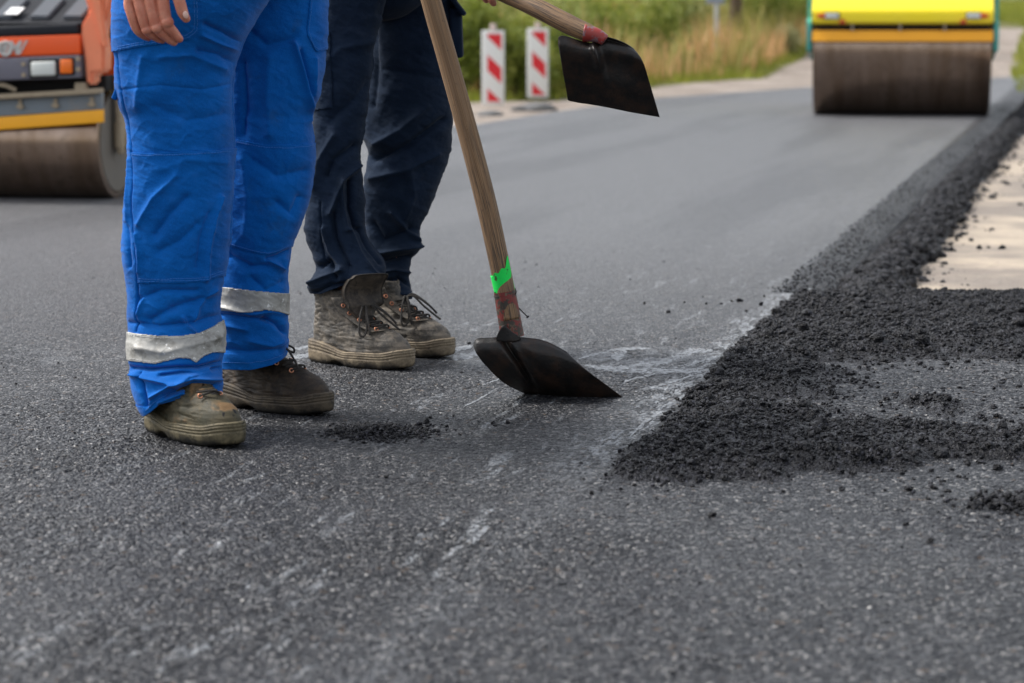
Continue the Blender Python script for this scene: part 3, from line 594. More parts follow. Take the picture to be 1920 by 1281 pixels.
# ------------------------------------------------------------ boots
def outline(p, W, heel=.80, ex=.36):
    e = np.clip(1 - (2 * p - 1) ** 2, 0, 1) ** ex; return W * e * (heel + (1 - heel) * sstep(.15, .62, p)) * (1 - .10 * np.exp(-((p - .38) / .13) ** 2))
def boot(parent, heelxy, yaw, L=.30, high=False, mats=None, mirror=1, tongue=False, pitch=0, seed=0, wid=1.0, bow=2):
    root = bpy.data.objects.new('boot', None); put(root, parent)
    Mp = pm(parent).inverted() @ (Matrix.Translation((heelxy[0], heelxy[1], .001)) @ Matrix.Rotation(yaw, 4, 'Z')); root.matrix_local = Mp
    root.location = Mp.to_translation(); root.rotation_euler = Mp.to_euler()
    up, sole = mats; k = L / .30; n = 96; ph = np.linspace(0, 2 * pi, n, endpoint=False); p = (1 - np.cos(ph)) / 2; sg = np.where(ph < pi, 1, -1)
    top = .175 if high else (.125 if bow else .100)
    tab = np.array([(.028, .012, .290, .047), (.042, .010, .291, .0485), (.056, .009, .287, .048), (.068, .009, .277, .0465), (.078, .009, .262, .044), (.086, .009, .244, .0415), (.093, .009, .222, .039), (.100, .009, .200, .0375), (.110, .010, .178, .0365), (.125, .013, .152, .0345), (.145, .014, .138, .0335), (.165, .010, .130, .0345), (.175, .008, .129, .0355)])
    zz = np.concatenate([np.linspace(.028, .11, 60), np.linspace(.112, top, 30)]); V = []
    for z in zz:
        xb, xf, W = (np.interp(z, tab[:, 0], tab[:, i]) for i in (1, 2, 3)); x = xb + (xf - xb) * p
        y = sg * outline(p, W * wid, .84, .40) + .006 * mirror * sstep(.3, .9, p)
        zc = z * np.ones(n) + .010 * sstep(.5, .0, x / .3) * sstep(.06, .03, z)
        dsp = .0060 * fbm(x * 34 + seed, zc * 55 + y * 25, seed) + .0035 * (1 - np.abs(2 * vn(x * 60 + zc * 70, zc * 90 - x * 30 + y * 10, seed + 7) - 1)) ** 3 * sstep(.26, .20, x) * -1 + .0035 * np.exp(-((x - .19 + .3 * (z - .07)) / .006) ** 2) * -1 * (z > .045) - .003 * np.exp(-((x - .165 + .2 * (z - .07)) / .005) ** 2) * (z > .05)
        dsp = dsp - .0018 * np.exp(-((x - .055 - .1 * z) / .002) ** 2)        # heel counter seam
        y = y + sg * dsp; zc = zc + dsp * .5 * (z > .07); V.append(np.stack([x * k, y * k, zc * k], 1))
    # padded collar rolls inward
    for dz, f in ((.004, .97), (.002, .90), (-.012, .84), (-.05, .82)):
        q = V[59 + 30].copy(); c = q.mean(0); q[:, :2] = c[:2] + (q[:, :2] - c[:2]) * f; q[:, 2] += dz; V.append(q)
    m = len(V); V = np.vstack(V); F = grid_faces(m, n, True).tolist() + [list(range((m - 1) * n, m * n))]
    mk('upper', V, F, up, root, True)
    # sole
    prof = [(0, -.006), (.002, -.002), (.005, .0005), (.010, .0015), (.018, .0022), (.0215, .0024), (.0222, .0014), (.0236, .0014), (.0243, .0026), (.0272, .0027), (.0279, .0017), (.0293, .0017), (.030, .0028), (.033, .0026), (.0337, .0014), (.035, .0014), (.0357, .002), (.0375, .0008), (.0385, -.004), (.036, -.02)]
    V = []
    for z, o in prof:
        x = (-.004 + .302 * p); y = sg * (outline(p, .0505 * wid, .86, .36)) + .006 * mirror * sstep(.3, .9, p)
        nx = (p - .5) * 2; nn = np.sqrt(nx ** 2 * .6 + .8); x = x + o * nx; y = y + o * sg * (1 - nx ** 6)
        hs_ = 1 + .42 * sstep(.48, .12, p) - .08 * np.exp(-((p - .45) / .1) ** 2) + .12 * sstep(.7, 1, p)
        z2 = z * hs_ + .007 * sstep(.80, 1.0, p) + (.011 * np.exp(-((p - .36) / .075) ** 4)) * sstep(.014, .0, z)
        y = y + .0020 * fbm(x * 90, z2 * 120 + y * 70, seed + 3); lug = .0014 * (np.sin(ph * 46) > 0) * (z < .011); y = y - sg * lug
        V.append(np.stack([x * k, y * k, z2 * k], 1))
    m = len(V); V = np.vstack(V); F = grid_faces(m, n, True).tolist() + [list(range(n))[::-1], list(range((m - 1) * n, m * n))]
    mk('sole', V, F, sole, root, True)
    # throat line: lace guard, eyelets, laces along the instep
    def inst(t, yy):   # t 0 = toe end of lacing, 1 = ankle
        z = np.interp(t, [0, .3, .6, 1], [.091, .103, .128, .168 if high else .135]); x = np.interp(z, tab[:, 0], tab[:, 2]); return np.array([x - abs(yy) * .55 - .002, yy, z - abs(yy) * .12]) * k
    if high:
        for sgn in (-1, 1):
            g = []
            for t in np.linspace(-.12, .98, 14):
                w0 = .012 + .008 * max(t, 0); flare = max(0, t - .45) * .03
                row = [inst(max(t, 0), sgn * (w0 + q * .020)) + np.array([(.004 if t >= 0 else .010) - q * .010 + .002, sgn * flare * (1 - .3 * q), 0]) * k for q in np.linspace(0, 1, 6)]; g.append(row)
            g = np.array(g); up2 = g + np.array([.0035, sgn * .002, .0015]); V = np.vstack([g.reshape(-1, 3), up2.reshape(-1, 3)]); a, b = g.shape[:2]; Fg = grid_faces(a, b); bd = [i * b for i in range(a)] + [(a - 1) * b + j for j in range(1, b)] + [i * b + b - 1 for i in range(a - 2, -1, -1)] + [j for j in range(b - 2, 0, -1)]
            FF = Fg.tolist() + (Fg + a * b)[:, ::-1].tolist() + [[bd[i], bd[(i + 1) % len(bd)], bd[(i + 1) % len(bd)] + a * b, bd[i] + a * b] for i in range(len(bd))]
            mk('lace_flap', V, FF, up, root, True)
    mb = MB(); ne = 5 if high else (3 if bow else 1)
    for sgn in (-1, 1):
        for i in range(ne):
            t = .04 + i * (.9 / ne); w0 = .020 + .008 * t; c = inst(t, sgn * w0) + np.array([.0075, sgn * (max(0, t - .45) * .03 + .003), .003]) * k
            th = np.linspace(0, 2 * pi, 14, endpoint=False); nrm = Vector((.75, sgn * .45, .35)).normalized(); a = nrm.cross(Vector((0, 0, 1))).normalized(); b = nrm.cross(a)
            ring = [c + .0042 * (cos(q) * np.array(a) + sin(q) * np.array(b)) for q in th]; V, F, _ = tube(ring, .0017, 6, closed=True); mk('eyelet', V, F, COPPER, root, True)
    mb = MB()
    nl = 4 if high else (3 if bow else 1)
    for i in range(nl):
        t = .04 + i * (.62 / nl)
        a = inst(t, -.022) + np.array([.009, 0, .004]); c = inst(t + .12, .022) + np.array([.009, 0, .004]); md = inst(t + .06, 0) + np.array([.012, 0, .006])
        mb.tube(spline([a, md, c], 9), .0024, 7); a = inst(t, .022) + np.array([.009, 0, .004]); c = inst(t + .12, -.022) + np.array([.009, 0, .004]); md = inst(t + .06, 0) + np.array([.0155, 0, .008]); mb.tube(spline([a, md, c], 9), .0024, 7)
    kx = inst(.62 if high else .75, 0) + np.array([.014, 0, .008])
    lp = lambda *d: [kx + np.array(q) for q in d]
    if high:
        S_ = -1
        mb.tube(spline(lp((0, 0, 0), (.012, S_ * .018, .006), (.022, S_ * .040, -.018), (.030, S_ * .052, -.055), (.040, S_ * .048, -.062), (.040, S_ * .036, -.045), (.026, S_ * .022, -.012), (.004, 0, .002)), 40), .0026, 7)
        mb.tube(spline(lp((0, 0, 0), (.018, S_ * .014, .004), (.034, S_ * .026, -.02), (.047, S_ * .034, -.048), (.050, S_ * .036, -.060)), 24), .0026, 7)
        mb.tube(spline(lp((0, 0, 0), (.014, .012, .010), (.040, .024, -.006), (.066, .034, -.030), (.074, .030, -.034), (.060, .020, -.016), (.024, .008, .006), (0, 0, .002)), 40), .0026, 7)
        mb.tube(spline(lp((0, 0, 0), (.02, .006, .006), (.05, .012, -.018), (.078, .022, -.040), (.092, .026, -.050)), 24), .0026, 7)
        mb.add(*[q for q in remesh_free_knot(kx)])
    elif bow:
        mb.tube(spline(lp((0, 0, 0), (.018, -.008, .006), (.046, -.016, -.006), (.070, -.022, -.030), (.076, -.024, -.040)), 24), .0024, 7)
        mb.tube(spline(lp((0, 0, 0), (.012, .010, .004), (.030, .018, -.004), (.026, .022, -.014), (.008, .012, -.004)), 24), .0024, 7)
    mb.obj('laces', LACE, root, True)
    if tongue:
        g = []
        for t in np.linspace(0, 1, 18):
            base = np.array([.180 - .012 * sstep(0, .5, t) + .022 * sstep(.4, 1, t), 0, .105 + .115 * t]); hw = .024 + .022 * sstep(.0, .42, t); cr = 1 - sstep(.88, 1.0, t) * .14; base = base + np.array([.010 * sin(2.2 * t * pi) * (t > .3), 0, 0])
            tw = -.50 * sstep(0, .5, t); g.append([base + np.array([cos(tw) * (-.012 * q * q + .002 * sin(9 * t + 3 * q)) - sin(tw) * q * hw * cr, sin(tw) * (-.012 * q * q) + cos(tw) * q * hw * cr - .004 * t, -.004 * abs(q) ** 3 * (t > .9)]) for q in np.linspace(-1, 1, 15)])
        g = np.array(g); bk = g - np.array([.010, 0, 0]); a, b = g.shape[:2]; V = np.vstack([g.reshape(-1, 3), bk.reshape(-1, 3)]) * k; Fg = grid_faces(a, b); bd = [i * b for i in range(a)] + [(a - 1) * b + j for j in range(1, b)] + [i * b + b - 1 for i in range(a - 2, -1, -1)] + [j for j in range(b - 2, 0, -1)]
        FF = Fg[:, ::-1].tolist() + (Fg + a * b).tolist() + [[bd[i], bd[(i + 1) % len(bd)], bd[(i + 1) % len(bd)] + a * b, bd[i] + a * b] for i in range(len(bd))]
        mk('tongue', V, FF, boot_mat('tongue_leather', (.020, .016, .013), (.10, .078, .055), amt=.7), root, True)
        mk('tongue_piping', *tube(spline([g[i, 0] * k for i in range(4, 17)] + [g[17, j] * k for j in range(0, 15, 2)] + [g[i, 14] * k for i in range(16, 3, -1)], 70), .0018, 6)[:2], LACE, root, True)
    return root
def remesh_free_knot(c):
    v, f = ICO2; return v * np.array([.008, .007, .006]) + c, f.tolist()
MUD = boot_mat('boot_leather_muddy', (.034, .031, .027), (.185, .155, .12), amt=.85); MUDS = boot_mat('boot_sole_muddy', (.07, .054, .036), (.26, .205, .135), amt=.9)
DRK = boot_mat('boot_leather_dark', (.014, .011, .009), (.075, .05, .03), amt=.55); DRKS = boot_mat('boot_sole_dark', (.024, .019, .014), (.11, .085, .056), amt=.7)
OLV = boot_mat('boot_leather_stained', (.034, .032, .020), (.115, .09, .05), stain=True, amt=.6); OLVS = boot_mat('boot_sole_stained', (.034, .029, .017), (.17, .14, .082), amt=.8)
TAPE = Mat('reflective_fabric'); _P = TAPE.co(); _n = TAPE.noise(_P, 30, 4); TAPE.set('col', TAPE.mix(TAPE.sm(.62, .68, TAPE.noise(_P, 75, 4, .7)), TAPE.mix(TAPE.sm(.45, .7, TAPE.noise(_P, 22, 5, .7)), TAPE.mix(_n, (.26, .255, .235), (.40, .395, .37)), (.16, .15, .13)), (.68, .68, .66))); TAPE.set('rough', .5); TAPE.set('metal', .15); TAPE.set('norm', TAPE.bump(TAPE.noise(_P, 60, 4), .002, .5)); TAPE = TAPE.m
# ============================================================ PERSON IN BLUE
pb = thing('person', 'worker in bright blue trousers with grey bands, right hand hanging by the thigh', 'person', (-.60, 4.95, 0))
rowsN = [(-90, 222, 560), (-40, 218, 530), (0, 217, 506), (50, 213, 474), (80, 213, 455), (110, 216, 444), (140, 217, 438), (165, 216, 437), (190, 222, 437), (215, 233, 438), (240, 238, 440), (285, 240, 438), (320, 240, 436), (360, 237, 433), (400, 232, 430), (450, 230, 428), (490, 231, 425), (515, 236, 421), (560, 240, 414), (590, 241, 412), (615, 243, 419, -.005), (650, 241, 421, -.015), (680, 242, 420, -.03), (700, 243, 417, -.045), (720, 250, 419, -.055), (738, 260, 417, -.065), (755, 268, 414, -.07)]
foldN = [
 ([(247, 285), (250, 345), (247, 400), (253, 450), (257, 500), (257, 560), (255, 622)], 2.0, -4.2), ([(240, 300), (241, 350), (238, 420)], 5, 4),
 ([(218, 100), (224, 165), (236, 215), (244, 262), (247, 285)], 2.0, -3.5),
 ([(385, 45), (420, 60), (452, 78)], 6, -6), ([(380, 68), (415, 85), (446, 96)], 6, 5), ([(372, 95), (410, 102), (440, 118)], 7, -5), ([(300, 108), (360, 104), (420, 130)], 10, 4),
 ([(225, 168), (300, 160), (380, 168), (432, 158)], 4, -1.5), ([(268, 110), (262, 150), (258, 200)], 12, 5), ([(290, 200), (350, 225), (430, 215)], 16, -4),
 ([(300, 320), (350, 300), (420, 305)], 14, 3), ([(262, 420), (290, 370), (330, 330)], 9, 6), ([(290, 440), (320, 400), (350, 370)], 10, -5), ([(385, 525), (388, 470), (400, 410), (412, 370)], 5, 7), ([(370, 500), (376, 450), (392, 400)], 8, -4),
 ([(256, 440), (262, 470), (262, 510)], 6, 4), ([(300, 470), (340, 450), (370, 420)], 12, -4), ([(235, 420), (240, 460), (243, 500)], 5, -5),
 ([(262, 560), (300, 545), (370, 545)], 8, -5), ([(280, 600), (330, 575), (385, 560)], 10, -6), ([(260, 590), (268, 560)], 6, 4), ([(344, 595), (352, 610), (365, 622)], 4, 6), ([(365, 600), (372, 575), (390, 555), (405, 545)], 6, 5),
 ([(243, 605), (300, 612), (360, 606), (415, 590)], 7, -5), ([(260, 652), (310, 660), (380, 640), (410, 632)], 12, 4),
 ([(244, 690), (280, 694), (330, 690), (375, 690), (420, 678)], 5, -10), ([(250, 702), (290, 712), (330, 722), (352, 705), (395, 695)], 6, 9), ([(300, 705), (340, 700), (372, 700), (415, 690)], 5, -9), ([(285, 745), (320, 722), (360, 710), (415, 712)], 6, 9), ([(310, 742), (345, 728), (400, 724)], 4, -8), ([(262, 700), (268, 730), (276, 760)], 4, -8), ([(300, 755), (340, 738), (395, 733)], 4, 5)]
LN = Leg(rowsN, 4.90, .95, 620, 230, 70, foldN, hem=[(240, 782), (272, 778), (300, 752), (335, 742), (380, 737), (425, 742)], seed=4, wr=.003)
rowsF = [(-90, 400, 604), (0, 410, 612), (50, 412, 614), (100, 414, 612), (140, 414, 608), (180, 412, 600), (215, 410, 585), (250, 410, 589), (300, 410, 589), (350, 412, 583), (400, 414, 570), (430, 414, 560), (465, 412, 546), (500, 408, 539), (540, 406, 540), (600, 405, 541), (640, 405, 541), (670, 404, 538), (690, 404, 536)]
foldF = [([(552, 80), (566, 130), (578, 190), (584, 225)], 7, 8), ([(590, 110), (590, 160), (588, 200)], 8, 5), ([(565, 95), (580, 150), (590, 190)], 6, -7), ([(470, 60), (500, 85), (548, 75)], 12, -5), ([(505, 110), (500, 180), (505, 250)], 18, 6), ([(455, 120), (460, 190), (455, 250)], 10, -7),
 ([(470, 300), (520, 330), (570, 320)], 14, -5), ([(455, 300), (465, 370), (460, 440)], 14, 4), ([(520, 380), (545, 400), (560, 370)], 10, -5), ([(430, 480), (470, 500), (500, 498)], 10, -6), ([(505, 490), (530, 505), (538, 490)], 6, 6), ([(540, 470), (520, 480), (500, 485)], 4, -6), ([(470, 520), (500, 545), (530, 530)], 10, -4),
 ([(415, 575), (470, 590), (510, 585), (540, 590)], 6, 4), ([(420, 610), (460, 618)], 9, 5), ([(495, 598), (520, 608), (536, 625)], 6, -8), ([(470, 640), (510, 650), (536, 640)], 10, 5), ([(420, 655), (470, 660), (520, 655)], 8, -4), ([(414, 590), (435, 592), (500, 600)], 4, -5)]
LF = Leg(rowsF, 5.13, .95, 520, 180, 60, foldF, hem=[(400, 690), (430, 688), (470, 688), (510, 680), (538, 668)], seed=11, wr=.003)
# pelvis above the frame closes the trousers to a waistband
hip = np.array([-.615, 5.0, .95]); ex_b = dict(hip=hip, chest=(-.60, 4.99, 1.34), neck=(-.585, 4.975, 1.52), head=(-.57, 4.955, 1.66), yaw=R(50), arms=[((-.72, 4.84, 1.42), (-.745, 4.74, 1.15), (-.705, 4.675, .945)), ((-.47, 5.14, 1.42), (-.40, 5.22, 1.16), (-.305, 5.335, 1.205))])
pv, pf = remeshed([('t', [hip + [0, 0, .09], hip + [0, 0, .12], hip + [0, 0, .15]], [.15, .15, .14]), ('e', hip + [-.02, -.07, .05], (.15, .13, .09), None), ('e', hip + [.03, .09, .05], (.15, .13, .09), None)], .008, 8)
mt = MB(); V, F = joinq([(LN.P, LN.F), (LF.P, LF.F)]); mt.add(V, F.tolist()); pv = pv[:]; mt.add(pv, pf)
tr = mk('trousers', np.vstack(mt.V), mt.F, BLUE, pb, True, world=True)
def lay(leg, name, test, off, mat, parent, label=None):
    V, F = leg.layer(test, off); o = mk(name, V, F, mat, parent, True, world=True)
    if label: o['label'] = label
    return o
poly = lambda P: (lambda u, v, f: inpoly(u, v, P) & (f < .15))
lay(LN, 'knee_patch', poly([(247, 286), (300, 287), (380, 284), (445, 278), (445, 400), (440, 514), (405, 520), (378, 528), (330, 531), (258, 531), (256, 490), (253, 450), (247, 400), (250, 345)]), .0034, BLUE, tr)
lay(LF, 'knee_patch', poly([(400, 258), (441, 262), (500, 272), (560, 272), (600, 267), (600, 455), (545, 463), (520, 474), (496, 478), (462, 470), (427, 459), (400, 452)]), .0030, BLUE, tr)
lay(LN, 'pocket', poly([(180, 101), (214, 97), (270, 87), (347, 76), (360, 73), (374, 55), (374, -100), (180, -100)]), .0030, BLUE, tr)
lay(LF, 'pocket', poly([(584, -60), (578, 30), (575, 66), (592, 97), (640, 88), (640, -60)]), .0030, BLUE, tr)
def bandtest(top, bot):
    tu, tv = zip(*top); bu, bv = zip(*bot); return lambda u, v, f: (v > np.interp(u, tu, tv)) & (v < np.interp(u, bu, bv))
lay(LN, 'reflective_band', bandtest([(240, 623), (255, 625), (300, 630), (340, 630), (375, 624), (400, 612), (420, 598)], [(240, 675), (260, 679), (290, 682), (315, 676), (335, 671), (355, 672), (368, 680), (380, 668), (400, 660), (422, 661)]), .0030, TAPE, tr)
lay(LF, 'reflective_band', bandtest([(405, 538), (440, 541), (480, 546), (540, 551)], [(405, 580), (430, 583), (462, 586), (500, 581), (520, 584), (537, 590)]), .0028, TAPE, tr)
lay(LN, 'hem', lambda u, v, f: (np.arange(len(u)) // LN.n) > LN.m - 16, .0022, BLUE, tr)
lay(LF, 'hem', lambda u, v, f: (np.arange(len(u)) // LF.n) > LF.m - 22, .0022, BLUE, tr)
# stitching
def on_leg(leg, pts, off, n=160):
    q = spline(pts, n); out = []
    front = leg.N[..., 1] < .1; U = leg.U[front]; V_ = leg.V[front]; P = leg.P[front]; N = leg.N[front]
    for a, b in q:
        i = np.argmin((U - a) ** 2 + (V_ - b) ** 2); out.append(P[i] + N[i] * off)
    out = np.array(out)
    for c in range(3): out[:, c] = sm1(out[:, c], 3)
    return out
def stitch(leg, name, lines, mat, parent, r=.0006):
    for pts, off in lines:
        mb = MB(); L = on_leg(leg, pts, off)
        for i in range(0, len(L) - 3, 4): mb.tube(L[i:i + 4], r, 5)
        mb.obj('stitched_seam', mat, parent, True, world=True)
STI = plain('stitch_light', (.03, .16, .50), .8)
stitch(LN, 'stitching', [([(262, 527), (330, 527), (378, 524), (404, 516), (421, 511)], .0038), ([(262, 523), (330, 523), (378, 520), (420, 506)], .0038), ([(250, 291), (330, 290), (430, 284)], .0038), ([(222, 92), (270, 83), (343, 72), (356, 68), (369, 52), (369, 0), (369, -30)], .0034), ([(222, 88), (270, 79), (341, 68), (352, 64), (364, 50), (364, 0), (364, -30)], .0034), ([(276, 770), (302, 746), (338, 734), (380, 730), (412, 733)], .0030)], STI, tr)
stitch(LN, 'stitching', [([(246, 628), (300, 633), (345, 633), (380, 625), (418, 603)], .0036), ([(246, 672), (290, 678), (330, 669), (352, 669), (368, 675), (382, 664), (416, 657)], .0036)], plain('stitch_white', (.5, .5, .48), .8), tr)
stitch(LF, 'stitching', [([(583, 0), (580, 64), (593, 91), (610, 87)], .0034), ([(430, 455), (462, 466), (497, 474), (519, 470), (543, 459)], .0034), ([(442, 266), (500, 276), (560, 276), (587, 271)], .0034), ([(418, 680), (470, 680), (510, 672), (534, 662)], .0026)], STI, tr)
# loop on the side of the thigh and a button at the cuff
mb = MB(); pL = A(220, 172, 4.86); mb.box(tuple(pL), (.011, .018, .034), Matrix.Rotation(R(24), 3, 'Y'), .003); mb.obj('tool_loop', BLUE, tr, True, world=True)
mb = MB(); pB = A(268, 737, 4.82); V, F, _ = tube([pB + [0, -.002, 0], pB + [0, .002, 0]], .0085, 18); mb.add(V, F); mb.obj('cuff_button', BLUE, tr, True, world=True)
jb = jacket(pb, ex_b, BLUE)
YH = 4.665
def H(u, v, dy=0): return A(u, v, YH + dy)
fr = .83
handR = [('t', [H(278, -140, .02), H(277, -95, .015), H(276, -62, .01)], [.029, .028, .027]),
 ('e', H(276, -30, .010), (.042, .017, .043), Matrix.Rotation(R(-6), 3, 'Y')),
 ('e', H(313, 42, -.0022), (.0132, .0125, .0125), None), ('e', H(295, 52, .002), (.0122, .0118, .0118), None), ('e', H(276, 56, .008), (.0115, .011, .011), None), ('e', H(300, -14, -.003), (.013, .010, .013), None), ('e', H(280, -6, .0), (.013, .010, .013), None), ('e', H(260, 0, .004), (.012, .010, .012), None),
 ('t', [H(290, -60, .005), H(300, -20, .0), H(305, 0, -.002), H(312, 42, .000), H(327, 63, .012), H(336, 73, .018)], [.016, .0155*fr, .0148*fr, .0138*fr, .0118*fr, .0095*fr]),
 ('t', [H(280, -55, .006), H(279, -18, .002), H(284, 14, .000), H(295, 52, .004), H(313, 70, .018), H(326, 79, .026)], [.016, .0148*fr, .0140*fr, .0130*fr, .0115*fr, .0095*fr]),
 ('t', [H(270, -50, .008), H(260, -8, .006), H(265, 22, .004), H(276, 56, .010), H(293, 70, .024), H(304, 75, .032)], [.015, .0138*fr, .0130*fr, .0122*fr, .0105*fr, .009*fr]),
 ('t', [H(262, -50, .012), H(242, 0, .012), H(246, 26, .010), H(256, 54, .017), H(268, 66, .028), H(278, 71, .036)], [.014, .0125*fr, .0115*fr, .0105*fr, .0092*fr, .008*fr]),
 ('t', [H(288, -80, .012), H(318, -45, -.006), H(334, -5, -.010), H(342, 22, -.008), H(349, 35, -.004)], [.018, .0165*fr, .0140*fr, .0130*fr, .0098*fr])]
wl = np.array([-.305, 5.335, 1.205])
def grip(wr, c, ax, r, side, thumb_up=1):
    """hand closed round a bar through c along ax; wr = wrist"""
    ax = np.array(ax, float); ax /= np.linalg.norm(ax); c = np.array(c, float); wr = np.array(wr, float); d = c - wr; d -= ax * (d @ ax); d /= np.linalg.norm(d); nrm = np.cross(ax, d)
    P = [('t', [wr, wr + (c - wr) * .35], [.028, .03]), ('t', [wr + (c - wr) * .3, c - d * (r + .016)], [.030, .026])]
    for i in range(4):
        o = c + ax * (.030 - .021 * i); rr = [.0115, .011, .010, .009][0] - .0006 * i; R_ = r + .010; pts = []
        for a in np.linspace(200, 430, 7): pts.append(o + R_ * (cos(R(a)) * d + side * sin(R(a)) * nrm))
        P.append(('t', pts, [rr + .001, rr + .001, rr, rr, rr * .95, rr * .9, rr * .8]))
        P.append(('t', [wr + (c - wr) * .4 + ax * (.02 - .012 * i), pts[0]], [.014, .012]))
    pts = [c - d * (r + .02) + ax * .03 * thumb_up] + [c + ax * .040 * thumb_up + (r + .011) * (cos(R(a)) * d + side * sin(R(a)) * nrm) for a in (150, 90, 40)]
    P.append(('t', pts, [.015, .013, .012, .010])); return P
h1a = A(808, 0, 5.36); h1b = A(937, 497, 5.305); ax1 = h1a - h1b; ax1 /= np.linalg.norm(ax1); g1 = h1a + ax1 * .33
ex_b['arms'][1] = ((-.47, 5.14, 1.42), (-.43, 5.20, 1.17), tuple(g1 + np.array([-.085, -.01, .015])))
hl = grip(ex_b['arms'][1][2], g1, ax1, .020, 1)
bo = body(pb, ex_b, [handR, hl], [(LN, (-.69, 4.85)), (LF, (-.575, 5.19))])
NAIL = plain('finger_nail', (.62, .40, .33), .3)
mb = MB(); c = H(348, 28, -.0175); v, f = ICO2; mb.add(v * [.0055, .0022, .0078] @ np.array(Matrix.Rotation(R(18), 3, 'Y')) + c, f.tolist()); mb.obj('thumb_nail', NAIL, bo, True, world=True)
mb = MB(); hd = np.array(ex_b['head']); v, f = remeshed([('e', hd + [-.01, .014, .028], (.088, .10, .103), Matrix.Rotation(R(50), 3, 'Z'))], .006, 2); mk('hair', v, f, HAIR, bo, True, world=True)
boot(pb, (-.738, 4.905), R(-51), .31, False, (OLV, OLVS), 1, seed=1, wid=1.05, bow=0)
boot(pb, (-.637, 5.235), R(-34), .30, False, (DRK, DRKS), 1, seed=2, bow=1)
# ============================================================ PERSON IN NAVY
pn = thing('person', 'worker in dark navy trousers and tan muddy boots standing behind the shovel', 'person', (-.32, 6.0, 0))
rowsN = [(-80, 596, 745), (0, 592, 724), (60, 590, 708), (120, 590, 700), (200, 588, 690), (250, 586, 683), (275, 583, 676), (300, 579, 675), (330, 577, 680), (370, 575, 683), (400, 572, 684), (430, 570, 686), (455, 576, 694), (480, 585, 706), (505, 594, 718, -.01), (525, 590, 724, -.01), (540, 580, 724, -.015), (552, 580, 722, -.015), (560, 584, 720, -.015)]
foldn = [([(600, 380), (603, 450), (612, 500)], 2.2, -3.5), ([(590, 350), (600, 300), (625, 255)], 10, 8), ([(620, 400), (640, 340), (672, 310)], 7, 10), ([(640, 335), (642, 380), (650, 430)], 5, 9), ([(655, 340), (655, 390), (668, 430)], 6, -10), ([(612, 330), (625, 300), (665, 275)], 8, -9), ([(605, 430), (618, 470), (640, 500)], 6, 9), ([(625, 400), (632, 450), (655, 500)], 6, -10), ([(655, 430), (672, 470), (700, 510)], 6, 10), ([(675, 430), (692, 465), (715, 495)], 5, -9), ([(585, 530), (605, 520), (640, 505)], 7, 12), ([(590, 548), (620, 535), (650, 532)], 6, -10), ([(600, 500), (618, 490), (630, 520)], 6, -12), ([(660, 525), (690, 515), (722, 520)], 6, 9), ([(620, 225), (650, 200), (690, 160)], 14, -6), ([(610, 120), (640, 90), (700, 80)], 14, 5)]
NN = Leg(rowsN, 5.93, .95, 380, 150, 50, foldn, hem=[(576, 552), (600, 548), (640, 532), (690, 524), (726, 530)], seed=21, wr=.005)
rowsF = [(-80, 700, 866), (0, 702, 858), (60, 696, 852), (120, 690, 849), (200, 682, 849), (240, 679, 849), (262, 681, 848), (285, 692, 845), (305, 686, 840), (330, 680, 830), (370, 680, 815), (400, 682, 803), (430, 685, 789), (448, 688, 788), (462, 690, 793), (474, 694, 784), (484, 696, 770), (500, 700, 767, -.02), (520, 705, 766, -.035), (535, 708, 768, -.045), (548, 710, 771, -.05), (562, 712, 772, -.05)]
foldf = [([(700, 300), (760, 275), (835, 225)], 9, -12), ([(705, 270), (750, 245), (800, 200)], 12, 8), ([(695, 335), (760, 320), (820, 290)], 10, 7), ([(700, 420), (720, 450), (770, 430)], 8, -8), ([(735, 400), (760, 430), (785, 450)], 8, 8), ([(700, 478), (740, 470), (790, 462)], 6, 11), ([(705, 492), (735, 486), (768, 480)], 4, -12), ([(710, 512), (740, 505), (766, 512)], 6, 9), ([(715, 532), (745, 522), (770, 535)], 5, -10), ([(730, 550), (770, 552)], 5, 6), ([(720, 130), (780, 140), (840, 150)], 12, -4), ([(700, 40), (705, 120), (700, 200)], 10, -7), ([(770, 320), (775, 370), (760, 410)], 10, 6)]
NF = Leg(rowsF, 6.16, .95, 340, 140, 50, foldf, hem=[(705, 556), (740, 556), (775, 562)], seed=31, wr=.005, smk=5)
hipn = np.array([-.33, 6.05, .955]); gh = A(905, -12, 5.66)
s2a, s2b = A(1105, 62, 5.50), A(938, -16, 5.63)
ax2 = s2b - s2a; ax2 /= np.linalg.norm(ax2)
ex_n = dict(hip=hipn, chest=(-.30, 5.98, 1.34), neck=(-.27, 5.94, 1.52), head=(-.25, 5.91, 1.66), yaw=R(48), arms=[((-.40, 5.84, 1.40), (-.47, 5.72, 1.16), (-.44, 5.70, 1.14)), ((-.18, 6.10, 1.40), (-.10, 6.02, 1.12), (-.06, 5.80, .95))])
g2 = s2b + ax2 * .035; g3 = s2b + ax2 * .42
ex_n['arms'][0] = ((-.40, 5.84, 1.40), (-.50, 5.80, 1.18), tuple(g3 + np.array([-.03, .02, .075])))
ex_n['arms'][1] = ((-.20, 6.06, 1.40), (-.14, 6.00, 1.12), tuple(g2 + np.array([.0, .085, .022])))
pv, pf = remeshed([('t', [hipn + [0, 0, .10], hipn + [0, 0, .12], hipn + [0, 0, .15]], [.15, .15, .14]), ('e', hipn + [-.04, -.06, .06], (.14, .13, .09), None), ('e', hipn + [.04, .08, .06], (.14, .13, .09), None)], .008, 8)
mt = MB(); V, F = joinq([(NN.P, NN.F), (NF.P, NF.F)]); mt.add(V, F.tolist()); mt.add(pv, pf)
tn = mk('trousers', np.vstack(mt.V), mt.F, NAVY, pn, True, world=True)
